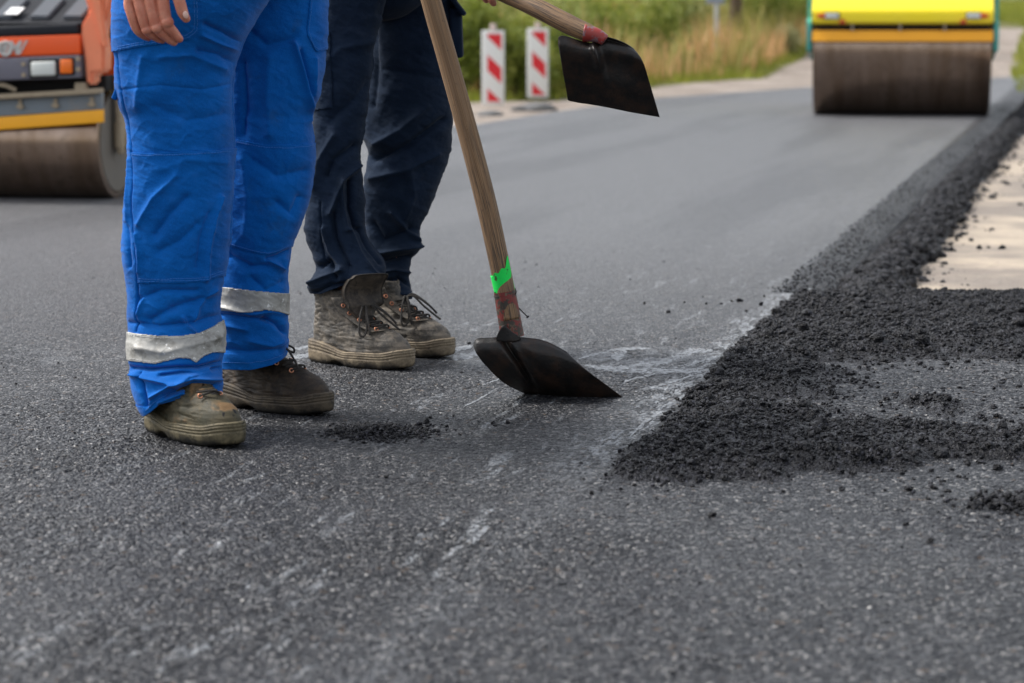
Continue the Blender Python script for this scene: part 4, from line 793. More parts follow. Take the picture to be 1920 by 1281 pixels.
lay(NN, 'pocket', poly([(560, 60), (620, 60), (624, 203), (560, 210)]), .004, NAVY, tn)
lay(NN, 'hem', lambda u, v, f: (np.arange(len(u)) // NN.n) > NN.m - 10, .002, NAVY, tn); lay(NF, 'hem', lambda u, v, f: (np.arange(len(u)) // NF.n) > NF.m - 10, .002, NAVY, tn)
# cargo pocket and flap standing off the outer thigh
mb = MB(); c = A(856, 62, 6.16); mb.box(tuple(c), (.030, .13, .125), Matrix.Rotation(R(-2), 3, 'Y'), .008); mb.obj('cargo_pocket', NAVY, tn, True, world=True)
mb = MB(); c = A(859, 12, 6.14); mb.box(tuple(c), (.012, .14, .055), Matrix.Rotation(R(-38), 3, 'Y'), .004); mb.obj('pocket_flap', NAVY, tn, True, world=True)
jacket(pn, ex_n, NAVY, .155)
bo = body(pn, ex_n, [grip(ex_n['arms'][1][2], g2, ax2, .021, -1), grip(ex_n['arms'][0][2], g3, ax2, .020, 1)], [(NN, (-.432, 5.89)), (NF, (-.335, 6.10))])
mb = MB(); hd = np.array(ex_n['head']); v, f = remeshed([('e', hd + [-.01, .014, .028], (.088, .10, .103), Matrix.Rotation(R(48), 3, 'Z'))], .006, 2); mk('hair', v, f, HAIR, bo, True, world=True)
boot(pn, (-.492, 5.93), R(-37), .31, True, (MUD, MUDS), 1, tongue=True, seed=5)
boot(pn, (-.40, 6.14), R(-37), .31, True, (MUD, MUDS), 1, seed=6)
# ============================================================ SHOVELS
def coons(top, bot, left, right, m, n):
    """boundary polylines of 3D points -> grid (m down, n across)"""
    T = spline(top, n); B = spline(bot, n); L = spline(left, m); Rr = spline(right, m); s = np.linspace(0, 1, n)[None, :, None]; t = np.linspace(0, 1, m)[:, None, None]
    return (1 - t) * T[None] + t * B[None] + (1 - s) * L[:, None] + s * Rr[:, None] - ((1 - s) * (1 - t) * T[0] + s * (1 - t) * T[-1] + (1 - s) * t * B[0] + s * t * B[-1])
def sheet(name, g, nrm, th, mat, parent, world=True):
    a, b = g.shape[:2]; bk = g + np.array(nrm) * th; V = np.vstack([g.reshape(-1, 3), bk.reshape(-1, 3)]); Fg = grid_faces(a, b); bd = [i * b for i in range(a)] + [(a - 1) * b + j for j in range(1, b)] + [i * b + b - 1 for i in range(a - 2, -1, -1)] + [j for j in range(b - 2, 0, -1)]
    FF = Fg.tolist() + (Fg + a * b)[:, ::-1].tolist() + [[bd[i], bd[(i + 1) % len(bd)], bd[(i + 1) % len(bd)] + a * b, bd[i] + a * b] for i in range(len(bd))]
    o = mk(name, V, FF, mat, parent, True, world=world); bm = bmesh.new(); bm.from_mesh(o.data); bmesh.ops.recalc_face_normals(bm, faces=bm.faces); bm.to_mesh(o.data); bm.free(); return o
def wtube(name, pts, r, mat, parent, n=28):
    V, F, uv = tube(pts, r, n); return mk(name, V, F, mat, parent, True, uv=uv, world=True)
sh = thing('shovel', 'wooden handled shovel with bright green paint band, dark blade standing on the road', 'shovel', tuple(G(1080, 742)))
b0 = A(957, 600, 5.29)
hp = spline([b0, A(945, 535, 5.30), h1b, A(916, 400, 5.315), A(891, 300, 5.325), A(864, 200, 5.335), A(836, 100, 5.35), h1a, h1a + ax1 * .2, h1a + ax1 * .42], 80)
wtube('handle', hp, np.interp(np.linspace(0, 1, 80), [0, .1, .35, 1], [.0205, .0218, .0232, .0215]), WOOD, sh)
# painted band
GRN = Mat('green_spray_paint'); _P = GRN.co(); _n = GRN.noise(_P, 45, 4, .7); GRN.set('col', GRN.mix(GRN.sm(.60, .66, GRN.noise(_P, 60, 4, .6)), GRN.mix(_n, (.0, .55, .06), (.0, .80, .10)), (.03, .10, .02))); GRN.set('rough', .75); GRN = GRN.m
def collar(name, u0, v0, u1, v1, Y, r0, r1, mat, n=40, cut=None):
    a, b = A(u0, v0, Y), A(u1, v1, Y); pts = np.linspace(a, b, 14); V, F, uv = tube(pts, np.linspace(r0, r1, 14), n, cap=False)
    if cut is not None:   # slanted edges
        V = V.reshape(14, n, 3); d = (b - a) / np.linalg.norm(b - a)
        for j in range(n):
            x = (V[0, j, 0] - a[0]) / r0; V[0, j] += d * cut[0](x); V[1, j] += d * cut[0](x) * .7; V[-1, j] += d * cut[1](x)
        V = V.reshape(-1, 3)
    return mk(name, V, F, mat, sh, True, uv=uv, world=True)
collar('paint_band', 937.5, 506, 947, 549, 5.302, .0236, .0232, GRN, cut=(lambda x: -.010 * x - .016 * sstep(.45, 1, x) - .003 * sin(9 * x), lambda x: .008 * x + .003 * sin(7 * x)))
RUST = Mat('chipped_red_paint'); _P = RUST.co(); RUST.set('col', RUST.mix(RUST.sm(.47, .53, RUST.noise(_P, 55, 5, .7)), (.035, .028, .020), RUST.mix(RUST.sm(.55, .6, RUST.noise(_P, 90, 4)), (.16, .018, .014), (.12, .08, .05)))); RUST.set('rough', .55); RUST.set('norm', RUST.bump(RUST.noise(_P, 80, 4), .002, .6)); RUST = RUST.m
collar('socket', 946, 546, 961, 632, 5.298, .0243, .0262, RUST, cut=(lambda x: 0, lambda x: .0))
th = np.linspace(0, 2 * pi, 30, endpoint=False); cw = A(947, 553, 5.30); ring = [cw + np.array([.0252 * cos(q), .0252 * sin(q), .004 * cos(q)]) for q in th]; V, F, _ = tube(ring, .0011, 6, closed=True); mb = MB().add(V, F); mb.tube([A(966, 552, 5.28), A(968, 547, 5.275), A(966, 541, 5.28)], .0012, 6); mb.obj('binding_wire', STEEL, sh, True, world=True)
mb = MB(); n0, n1 = A(968, 573, 5.30), A(989, 594, 5.285); mb.tube([n0, n1], .0014, 8); d = (n1 - n0) / np.linalg.norm(n1 - n0); mb.tube([n1, n1 + d * .0016], .0036, 10); mb.obj('nail', STEEL, sh, True, world=True)
Yt, Yb = 5.275, 5.33
top = [A(887, 648, Yt), A(893, 636, Yt), A(915, 634, Yt), A(936, 633, Yt), A(958, 632, Yt + .005), A(978, 633, Yt), A(1012, 637, Yt), A(1040, 648, Yt), A(1062, 660, Yt)]
left = [A(887, 648, Yt), A(895, 665, 5.27), A(915, 690, 5.28), A(945, 718, 5.31), A(985, 739, 5.365)]
right = [A(1062, 660, Yt), A(1085, 682, 5.275), A(1115, 706, 5.29), A(1144, 727, 5.32), A(1167, 744, 5.345)]
gz = lambda u, v, z=.0015: G(u, v, z)
left[-1] = gz(985, 739, -.001); right[-1] = gz(1167, 745, -.001); bot = [left[-1], gz(1045, 743, -.001), gz(1105, 746, -.001), right[-1]]
g = coons(top, bot, left, right, 70, 110); s = np.linspace(0, 1, 110)[None, :]; t = np.linspace(0, 1, 70)[:, None]
dish = .022 * (1 - (2 * s - 1) ** 2) * (1 - t) ** .6 * sstep(0, .12, t) ; cs = .40 + .03 * t - .26 * t ** 2
crease = .017 * np.exp(-((s - cs) / (.045 - .02 * t)) ** 2) * (1 - sstep(.62, .98, t)); pan = .012 * (1 - np.exp(-((s - cs) / .16) ** 2)) * sstep(.0, .3, t) * (1 - t)
g[..., 1] += -dish * .5 + crease * 1.1 - pan * .6; g[..., 2] = np.maximum(g[..., 2], -.0015)
g += .0006 * fbm(s * 14 + 0 * t, t * 14 + 0 * s, 3)[..., None]
sheet('blade', g, (0.0005, .0022, .0008), 1.0, STEEL, sh)
# strap of the blade folded round the socket
top2 = [A(930, 635, 5.268), A(936, 620, 5.266), A(945, 610, 5.264), A(960, 622, 5.266), A(977, 634, 5.268)]; bot2 = [A(931, 638, 5.268), A(943, 641, 5.266), A(955, 642, 5.266), A(965, 641, 5.266), A(976, 637, 5.268)]
g = coons(top2, bot2, [top2[0], bot2[0]], [top2[-1], bot2[-1]], 8, 24); g[..., 1] -= .002 * np.sin(np.linspace(0, pi, 24))[None]
sheet('blade_strap', g, (0, .002, 0), 1.0, STEEL, sh)
# second shovel, held off the ground
s2 = thing('shovel', 'shovel with red socket held off the ground, black square blade against the road', 'shovel', tuple(A(1140, 140, 5.5)))
hp = spline([A(1112, 66, 5.495), A(1075, 50, 5.52), A(1020, 22, 5.56), A(975, 0, 5.60), s2b, s2b + ax2 * .25, s2b + ax2 * .55], 70)
wtube('handle', hp, np.interp(np.linspace(0, 1, 70), [0, .05, .2, 1], [.0165, .0205, .0225, .020]), WOOD, s2)
RED = Mat('worn_red_paint'); _P = RED.co(); RED.set('col', RED.mix(RED.sm(.5, .58, RED.noise(_P, 50, 5, .7)), (.28, .030, .024), (.20, .12, .13))); RED.set('rough', .5); RED = RED.m
V, F, uv = tube(spline([A(1096, 62, 5.50), A(1108, 64, 5.497), A(1122, 68, 5.493), A(1134, 76, 5.49)], 10), np.linspace(.0212, .013, 10), 26); mk('socket', V, F, RED, s2, True, world=True)
Y2 = 5.50
top = [A(1046, 80, Y2 - .02), A(1048, 70, Y2 - .02), A(1060, 68, Y2 - .01), A(1090, 77, Y2), A(1110, 80, Y2), A(1124, 70, Y2), A(1142, 70, Y2), A(1170, 80, Y2 + .01), A(1188, 91, Y2 + .015)]
left = [A(1046, 80, Y2 - .02), A(1051, 110, Y2 - .01), A(1058, 150, Y2 + .02), A(1065, 184, Y2 + .055)]; right = [A(1188, 91, Y2 + .015), A(1205, 115, Y2 + .0), A(1218, 155, Y2 + .03), A(1237, 220, Y2 + .07)]
bot = [left[-1], A(1070, 190, Y2 + .058), A(1125, 199, Y2 + .06), A(1180, 210, Y2 + .065), right[-1]]
g = coons(top, bot, left, right, 60, 90); s = np.linspace(0, 1, 90)[None, :]; t = np.linspace(0, 1, 60)[:, None]; cs = .50 + .06 * t
g[..., 1] += -.020 * (1 - (2 * s - 1) ** 2) * sstep(0, .2, t) * (1 - .6 * t) - .016 * np.exp(-((s - cs) / .035) ** 2) * (1 - sstep(.40, .66, t)) + .022 * sstep(cs, cs + .10, s) * (1 - sstep(.4, .8, t)) * sstep(0, .1, t) * (1 - sstep(.75, 1, s))
g += .0005 * fbm(s * 12 + 0 * t, t * 12 + 0 * s, 5)[..., None]
sheet('blade', g, (0.0, .0024, .0006), 1.0, STEEL, s2)
# ============================================================ ROLLERS
YEL = paint_mat('yellow_paint', (.92, .74, .015), .28, amt=.05, coat=.5); TEAL = paint_mat('teal_paint', (.07, .36, .32), .4, amt=.2); AMB = paint_mat('amber_scraper', (.95, .42, .012), .5, amt=.08)
GREYP = paint_mat('grey_violet_paint', (.14, .135, .165), .5, amt=.35); DGREY = paint_mat('dark_grey_plastic', (.020, .022, .027), .6, dirt=(.05, .05, .05), amt=.35, spec=.15); ORG = paint_mat('orange_paint', (.86, .10, .010), .38, amt=.12); ORG2 = paint_mat('faded_orange_paint', (.85, .25, .12), .38, amt=.25)
BLK = plain('black_gap', (.006, .006, .006), .8); LGLASS = plain('lamp_glass', (.62, .64, .60), .15); REDL = plain('red_lens', (.55, .02, .015), .25); AMBL = plain('amber_lens', (.85, .16, .01), .25); DUST = paint_mat('dusty_steel', (.36, .29, .20), .85, amt=.5); PLATE = paint_mat('grey_blue_steel', (.17, .20, .225), .5, dirt=(.30, .22, .14), amt=.5); WHT = plain('white_label', (.85, .84, .82), .5); LOGO = plain('silver_letters', (.50, .48, .45), .5)
def drum(name, c, rad, x0, x1, parent):
    n = 128; prof = [(x0 + .03, rad * .55), (x0 + .03, rad - .035), (x0, rad - .03), (x0 + .002, rad - .004), (x0 + .006, rad)] + [(x, rad) for x in np.linspace(x0 + .05, x1 - .05, 14)] + [(x1 - .006, rad), (x1 - .002, rad - .004), (x1, rad - .03), (x1 - .03, rad - .035), (x1 - .03, rad * .55)]
    th = np.linspace(0, 2 * pi, n, endpoint=False); V = np.array([[(x, c[0] + r * cos(a), c[1] + r * sin(a)) for a in th] for x, r in prof]); m = len(prof)
    F = grid_faces(m, n, True).tolist() + [list(range(n))[::-1], list(range((m - 1) * n, m * n))]
    mb = MB().add(V.reshape(-1, 3), F); return mb.obj(name, DRUM, parent, True)
gx0, gx1 = G(1527, 215)[0], G(1850, 215)[0]; YR = float(G(1600, 215)[1]); W_ = gx1 - gx0; cxr = (gx0 + gx1) / 2; hw = W_ / 2
yr = thing('road_roller', 'yellow and teal road roller working at the far end of the new lane', 'road roller', (cxr, YR, 0), -math.atan(cxr / YR))
drum('front_drum', (0, .60), .60, -hw, hw, yr)
drum('rear_drum', (3.1, .60), .60, -hw, hw, yr)
mb = MB(); prof = [(-.66, .842), (-.70, .86), (-.705, .955), (-.66, 1.0), (-.45, 1.17), (-.2, 1.25), (.5, 1.28), (.5, .842 + .38), (-.3, 1.20), (-.5, .842)]
mb.prism(prof, 'x', -hw - .005, hw + .005); bump_ = mb.obj('bumper', YEL, yr, bevel=.012)
mb = MB(); mb.prism([(-.48, .90), (-.62, .86), (-.64, .78), (-.60, .60), (.2, .55), (.42, .50), (.42, 1.2), (-.45, 1.15)], 'x', hw + .012, hw + .055); mb.prism([(-.48, .90), (-.62, .86), (-.64, .78), (-.60, .60), (.2, .55), (.42, .50), (.42, 1.2), (-.45, 1.15)], 'x', -hw - .055, -hw - .012)
mb.box((0, .75, 1.05), (W_ + .1, .5, .35), None, .02); mb.obj('yoke', TEAL, yr, bevel=.008)
mb = MB(); mb.prism([(-.655, .690), (-.645, .685), (-.62, .78), (-.632, .785)], 'x', -hw - .004, hw + .004); mb.obj('scraper_bar', AMB, yr)
mb = MB(); mb.box((0, -.55, .82), (W_ - .06, .10, .030)); mb.box((0, -.40, .95), (W_ - .1, .35, .12))
mb.obj('drum_cover', BLK, yr)
mb = MB(); 
for x in (-.45, -.02, .38): mb = MB(); mb.box((x, -.655, .815), (.018, .03, .075)); mb.obj('scraper_bracket', DUST, yr)
zl = .82 + (50 - 30) / 206
for sgn in (-1, 1):
    mb = MB(); mb.box((sgn * (hw - .082), -.712, zl), (.072, .03, .036), None, .005); mb.obj('tail_light', REDL, yr, True)
    mb = MB(); mb.box((sgn * (hw - .175), -.712, zl), (.12, .03, .045), None, .006); l = mb.obj('headlight', LGLASS, yr, True)
    mb = MB(); mb.box((sgn * (hw - .175), -.709, zl), (.136, .028, .060), None, .004); mb.obj('lamp_surround', BLK, l)
    mb = MB(); mb.prism([(-.032, -.018), (.032, -.018), (.02, .012), (-.005, .022)], 'y', -.015, .0); o = mb.obj('reflector', REDL, yr); o.location = (sgn * (hw - .268), -.705, zl - .050)
mb = MB(); mb.box((0, 1.75, 1.15), (1.25, 1.1, .8), None, .06); mb.box((0, 2.9, 1.35), (W_ * .9, 1.5, .5), None, .08); mb.obj('body', YEL, yr)
mb = MB(); 
for x in (-.6, .6):
    for y in (1.3, 2.3): mb = MB(); mb.tube([(x, y, 1.3), (x, y, 2.6)], .04, 10); mb.obj('roof_post', TEAL, yr, True)
mb = MB(); mb.box((0, 1.8, 2.64), (1.5, 1.5, .08), None, .03); mb.obj('canopy', TEAL, yr)
mb = MB(); mb.box((0, 1.9, 1.62), (.5, .5, .12), None, .03); mb.box((0, 2.15, 1.9), (.5, .1, .5), None, .03); mb.obj('seat', BLACKR, yr)
mb = MB(); V, F, _ = tube([(.2 * cos(a), 1.45 + .03 * sin(a), 1.85 + .2 * sin(a)) for a in np.linspace(0, 2 * pi, 24, endpoint=False)], .014, 8, closed=True); mb.add(V, F); mb.tube([(0, 1.45, 1.85), (0, 1.35, 1.5)], .02, 8); mb.obj('steering_wheel', BLACKR, yr, True)
# --- orange roller; local x runs along the drum, its right end at x = 0
GO = G(222, 371); SO = FP / float(GO[1])
orr = thing('road_roller', 'orange road roller with grey bumper parked behind the worker in blue', 'road roller', (GO[0], GO[1], 0), R(-10))
def lx(u, y=-.335):
    k_ = (u - 960) / FP; c_, s_ = cos(R(10)), sin(R(10)); return (k_ * (GO[1] + y * c_) - GO[0] - y * s_) / (c_ + k_ * s_)
lz = lambda v: CAMZ - (v - 50) * (float(GO[1]) - .30) / FP
DR = .275; DW = 1.15
drum('front_drum', (0, DR), DR, -DW, 0, orr); drum('rear_drum', (1.5, DR), DR, -DW, 0, orr)
RT_ = Matrix.Rotation(R(2.4), 3, 'Y').transposed()
tl = lambda x: x * math.tan(R(2.6))     # the machine's frame leans a little
def slab(name, u0, u1, v0, v1, y, th, mat, parent=orr, bev=.006, lean=True, k=.035):
    x0, x1 = lx(u0), lx(u1); za, zb = lz(v1), lz(v0); mb = MB(); xm = (x0 + x1) / 2; mb.box((xm, y, (za + zb) / 2), (x1 - x0, th, zb - za), None, bev); o = mb.obj(name, mat, parent)
    if lean:
        for vv in o.data.vertices: vv.co.z += (vv.co.x - lx(200)) * k
    return o
slab('scraper_bar', -255, 192, 203, 227, -.295, .02, AMB, bev=.003, k=.075)
pl = slab('cover_plate', -255, 190, 172, 203, -.285, .03, PLATE, bev=.003, k=.07)
slab('dusty_ledge', -255, 188, 163, 173, -.30, .10, DUST, bev=.006, k=.06)
for u in (38, 104, 172, -40, -120):
    mb = MB(); mb.box((lx(u), -.305, lz(189) + (lx(u) - lx(200)) * .035), (.014, .02, .045)); mb.box((lx(u), -.31, lz(193) + (lx(u) - lx(200)) * .035), (.032, .02, .014)); mb.obj('bracket', DUST, orr)
mb = MB(); mb.box((lx(155), -.32, lz(163)), (.055, .05, .05), None, .008); mb.obj('nozzle', DUST, orr)
slab('inner_frame', -255, 185, 140, 170, -.14, .12, BLK)
bp = slab('bumper', -255, 162, 101, 143, -.335, .10, GREYP, bev=.008)
st = slab('front_panel', -255, 161, 63, 99, -.33, .09, ORG, bev=.006)
hb = slab('hood_rim', -255, 158, 42, 63, -.31, .12, DGREY, bev=.015)
# sloping hood with moulded ribs
x0, x1 = lx(-255), lx(165); mb = MB(); zz0, zz1 = lz(46), lz(-60)
mb.prism([(-.34, zz0 - .01), (-.36, zz0), (.10, zz1), (.9, zz1 + .03), (.9, zz0 - .1)], 'x', x0, x1); hood = mb.obj('hood', DGREY, orr, bevel=.01)
nh = np.array([0, -(zz1 - zz0), .46]); nh /= np.linalg.norm(nh)
mb = MB(); mr = MB()
for u in (-150, -80, -8, 60, 122):
    xa, xb_ = lx(u), lx(u + 42)
    for q, (ta, tb) in enumerate([(.08, .42)]):
        ya, yb_ = -.36 + .46 * ta, -.36 + .46 * tb; za, zb = zz0 + (zz1 - zz0) * ta, zz0 + (zz1 - zz0) * tb; V = []
        for sft in (.0, .022):
            for (xx, yy, z_) in ((xa, ya, za), (xb_ - .01, ya, za), (xb_ + .02, yb_, zb), (xa + .03, yb_, zb)): V.append(np.array([xx, yy, z_]) + nh * (sft - .004))
        mb.add(V, [[3, 2, 1, 0], [4, 5, 6, 7], [0, 1, 5, 4], [1, 2, 6, 5], [2, 3, 7, 6], [3, 0, 4, 7]])
HR = paint_mat('light_grey_plastic', (.10, .11, .125), .6, dirt=(.14, .13, .12), amt=.2, spec=.15); mb.obj('hood_rib', HR, orr, bevel=.008)
pcl = lambda x, t, o: np.array([x, -.36 + .46 * t, zz0 + (zz1 - zz0) * t]) + nh * o
mb = MB(); V = [pcl(lx(15), .10, .0215), pcl(lx(40), .10, .0215), pcl(lx(46), .22, .0215), pcl(lx(21), .22, .0215)]; V += [v + nh * .003 for v in V]; mb.add(V, [[3, 2, 1, 0], [4, 5, 6, 7], [0, 1, 5, 4], [1, 2, 6, 5], [2, 3, 7, 6], [3, 0, 4, 7]]); mb.obj('label_sticker', WHT, orr)
hl_ = slab('headlight', 72, 118, 110, 137, -.375, .05, LGLASS, bev=.010); slab('lamp_surround', 67, 122, 105, 141, -.372, .04, BLK, hl_, bev=.008)
ind = slab('indicator_light', 127, 149, 108, 134, -.377, .05, AMBL, bev=.006); slab('lamp_surround', 123, 153, 104, 138, -.370, .04, BLK, ind, bev=.006)
mb = MB(); 
for u, v in ((5, 117), (5, 136), (58, 114), (58, 134), (159, 108), (159, 127)):
    mb = MB(); V, F, _ = tube([(lx(u), -.395, lz(v) + (lx(u) - lx(200)) * .035), (lx(u), -.375, lz(v) + (lx(u) - lx(200)) * .035)], .010, 10); mb.add(V, F); mb.obj('bolt', DUST, orr, True)
mb = MB(); mb.tube(spline([(lx(-60), -.31, lz(150)), (lx(-20), -.33, lz(160)), (lx(12), -.35, lz(158)), (lx(34), -.33, lz(168))], 24), .011, 8); mb.obj('water_hose', DUST, orr, True)
# emblem and lettering on the orange panel
cv = bpy.data.curves.new('lettering', 'FONT'); cv.body = 'HAMM/'; cv.size = .088; cv.shear = .35; cv.extrude = .003; cv.offset = .002; cv.space_character = .92
to = bpy.data.objects.new('lettering', cv); sc.collection.objects.link(to); dg = bpy.context.evaluated_depsgraph_get(); me = bpy.data.meshes.new_from_object(to.evaluated_get(dg)); bpy.data.objects.remove(to)
me.materials.clear(); me.materials.append(LOGO); wmax = max(v.co.x for v in me.vertices)
for v in me.vertices: x, y, z = v.co; X_ = x - wmax + lx(66); v.co = (X_, -.377 - z, lz(95) + y + (X_ - lx(200)) * .035)
put(bpy.data.objects.new('lettering', me), st)
mb = MB(); V, F, _ = tube([(lx(24) + .031 * cos(a), -.381, lz(84) + .031 * sin(a) + (lx(24) - lx(200)) * .035) for a in np.linspace(0, 2 * pi, 32, endpoint=False)], .0065, 8, closed=True); mb.add(V, F); mb.obj('emblem', LOGO, st, True)
# fork arm from the frame down to the drum hub
mb = MB(); L2 = [(166, -60), (170, 0), (177, 22), (163, 45), (160, 70), (166, 98), (168, 130), (170, 157), (182, 157), (182, 136), (203, 134), (205, 95), (200, 60), (212, 30), (222, 0), (230, -60)]
mb.prism([(lx(u), lz(v)) for u, v in L2], 'y', -.36, -.25); mb.obj('fork_arm', ORG2, orr, bevel=.012)
mb = MB(); mb.prism([(lx(176), lz(-40)), (lx(199), lz(-40)), (lx(214), lz(90)), (lx(204), lz(88)), (lx(196), lz(62))], 'y', -.385, -.355); mb.obj('arm_brace', ORG2, orr, bevel=.008)
mb = MB(); mb.box((-.02 + .06, -.05, .42), (.03, .10, .36), None, .01); mb.box((.035, -.04, DR + .03), (.045, .10, .13), None, .012); mb.box((.045, -.075, DR - .03), (.03, .03, .06), None, .005); mb.tube([(.02, 0, DR), (.07, 0, DR)], .05, 16)
mb.obj('drum_hub', DUST, orr)
mb = MB(); V, F, _ = tube([(-.004, 0, DR), (.003, 0, DR)], DR - .034, 64); mb.add(V, F); mb.obj('drum_disc', paint_mat('dusty_disc', (.17, .15, .125), .7, amt=.5), orr, True)
mb = MB(); mb.box((-DW / 2, 1.0, .68), (DW * .9, 1.3, .42), None, .05); mb.obj('body', ORG, orr)
mb = MB(); 
for x in (-DW + .12, -.12): mb.tube([(x, 1.1, .8), (x, 1.05, 1.9)], .03, 10)
mb.tube([(-DW + .12, 1.05, 1.9), (-.12, 1.05, 1.9)], .03, 10); mb.obj('roll_bar', DGREY, orr, True)
mb = MB(); mb.box((-DW / 2, .75, .98), (.42, .42, .10), None, .03); mb.box((-DW / 2, .97, 1.2), (.42, .08, .4), None, .03); mb.obj('seat', BLACKR, orr)
# ============================================================ BARRIER PANELS, SIGNS
WHP = paint_mat('white_panel', (.74, .74, .72), .4, amt=.1); REDP = plain('red_panel', (.66, .012, .022), .4)
def panel(u, vt, vb, hwpx, label):
    s = None; zb = -.03; Y = float(G(u, vb, zb)[1]); s = FP / Y; x = (u - 960) / s; h = (vb - vt) / s; w = 2 * hwpx / s
    t = thing('traffic_beacon_panel', label, 'barrier panel', (x, Y, zb), 0, 'red and white striped warning panels by the road')
    mb = MB(); mb.box((0, 0, h / 2), (w, .035, h), None, .012); mb.obj('board', WHP, t)
    mb = MB(); mb.box((0, 0, h + .02), (w * .28, .03, .05), None, .008); mb.tube([(0, 0, h + .03), (0, 0, h + .075)], .028, 12); mb.obj('hanging_lug', paint_mat('pale_lug', (.68, .55, .52), .5, amt=.1), t, True)
    iw = w * .62; x0 = -iw / 2 + w * .05; x1 = iw / 2 + w * .05; sl_ = 1.15; mb = MB()
    import itertools
    for zc, hh in ((.93, .21), (.48, .21), (.03, .21)):   # falling from left to right
        a, b = zc * h + hh * h / 2, zc * h - hh * h / 2; d = iw * .95
        P = [(x0, a + d * .5), (x1, a - d * .5), (x1, b - d * .5), (x0, b + d * .5)]
        lo, hi = .045 * h, .955 * h
        # clip to the board
        def clip(P, ax_sign, lim):
            out = []
            for i in range(len(P)):
                p, q = P[i], P[(i + 1) % len(P)]; ip = ax_sign * p[1] <= ax_sign * lim; iq = ax_sign * q[1] <= ax_sign * lim
                if ip: out.append(p)
                if ip != iq: f = (lim - p[1]) / (q[1] - p[1]); out.append((p[0] + f * (q[0] - p[0]), lim))
            return out
        P = clip(clip(P, 1, hi), -1, lo)
        if len(P) > 2: mb.prism(P, 'y', -.0215, -.0175)
    mb.obj('red_stripes', REDP, t, auto=False)
    return t
panel(925, 59, 197, 21, 'striped warning panel nearest the dark trousers, left one of the pair')
panel(1008, 55, 184, 20, 'striped warning panel beside the raised shovel, right one of the pair')
def lump(u, v, wpx, hpx, label, seed):
    p = G(u, v, -.07); s = FP / p[1]; V, F = ICO2; bm = bmesh.new(); bmesh.ops.create_icosphere(bm, subdivisions=4, radius=1); bm.verts.index_update()
    V = np.array([tuple(q.co) for q in bm.verts]); F = np.array([[q.index for q in f.verts] for f in bm.faces]); bm.free()
    V *= (1 + .5 * fbm(V[:, 0] * 2 + seed, V[:, 1] * 2 + V[:, 2] * 2, seed) + .2 * fbm(V[:, 0] * 8, V[:, 1] * 8 + V[:, 2] * 6, seed + 1))[:, None]; V = V * [wpx / s / 2, .16, hpx / s]; V[:, 2] = np.maximum(V[:, 2], -.02)
    o = mk('asphalt_lump', V, F, loose_mat('old_asphalt', (.10, .10, .10)), None, True); o.location = (p[0], p[1], -.07); tag(o, label, 'asphalt lump')
lump(918, 217, 48, 10, 'low grey broken lump of asphalt below the left striped panel', 3); lump(1003, 208, 80, 15, 'wide dark slab of broken asphalt below the right striped panel', 9)
GALV = paint_mat('galvanised_steel', (.42, .44, .46), .5, metal=.3, amt=.15)
def zt(x, y): return float(zterr(np.array(x), np.array(y)))
Y = 47.; x = (1340 - 960) / FP * Y; sg = thing('road_sign', 'grey post in the weeds carrying a small blue-grey plate', 'road sign', (x, Y, zt(x, Y)))
mb = MB(); mb.tube([(0, 0, -.1), (0, 0, 2.1)], .038, 12); mb.obj('post', GALV, sg, True); zq = CAMZ + (50 - 8) * Y / FP - zt(x, Y)
mb = MB(); mb.box((-.03, -.045, zq + .22), (.36, .02, .44), None, .008); mb.obj('plate', paint_mat('blue_grey_plate', (.28, .31, .40), .5, amt=.2), sg)
Y = 58.; x = (1457 - 960) / FP * Y; sg = thing('post', 'thin pale grey post standing in the weeds left of the far roller', 'post', (x, Y, zt(x, Y)))
mb = MB(); mb.tube([(0, 0, -.1), (0, 0, 3.2)], .05, 12); mb.obj('shaft', GALV, sg, True); mb = MB(); mb.box((0, 0, 3.23), (.13, .13, .05), None, .01); mb.obj('cap', GALV, sg)
# ============================================================ VEGETATION
GR = leaf_mat('green_grass', [(0, (.13, .17, .015)), (.5, (.24, .27, .03)), (1, (.40, .36, .09))]); DRY = leaf_mat('dry_grass', [(0, (.30, .21, .07)), (.5, (.58, .34, .15)), (1, (.72, .44, .24))]); OLI = leaf_mat('olive_weeds', [(0, (.15, .15, .03)), (.5, (.33, .30, .08)), (1, (.52, .42, .17))])
LF1 = leaf_mat('shrub_leaves', [(0, (.08, .115, .015)), (.5, (.20, .24, .035)), (1, (.42, .42, .10))]); LF2 = leaf_mat('pale_shrub_leaves', [(0, (.15, .19, .04)), (.5, (.32, .36, .11)), (1, (.52, .52, .24))]); BARK = paint_mat('bark', (.10, .065, .045), .9, amt=.3)
def blades(name, pos, h, w, mat, label, cat, lean=.35):
    n = len(pos); a = rng.uniform(0, 2 * pi, n); la = rng.uniform(0, 2 * pi, n); L = h * rng.uniform(.1, lean, n) * 1.0
    side = np.stack([np.cos(a) * w / 2, np.sin(a) * w / 2, 0 * a], 1); lv = np.stack([np.cos(la) * L, np.sin(la) * L, 0 * a], 1); upv = np.stack([0 * h, 0 * h, h], 1)
    V = np.stack([pos - side, pos + side, pos + lv * .4 + upv * .6 + side * .8, pos + lv * .4 + upv * .6 - side * .8, pos + lv + upv], 1)
    F = np.concatenate([np.array([[0, 1, 2], [0, 2, 3], [3, 2, 4]])[None] + (np.arange(n) * 5)[:, None, None]]).reshape(-1, 3)
    t = np.clip(rng.uniform(size=n) * .6 + .4 * (fbm(pos[:, 0] * .8, pos[:, 1] * .35, 5) + .5), 0, 1)
    o = mk(name, V.reshape(-1, 3), F, mat, smooth=False, att={'tint': np.repeat(t, 5)}); return tag(o, label, cat, kind='stuff')
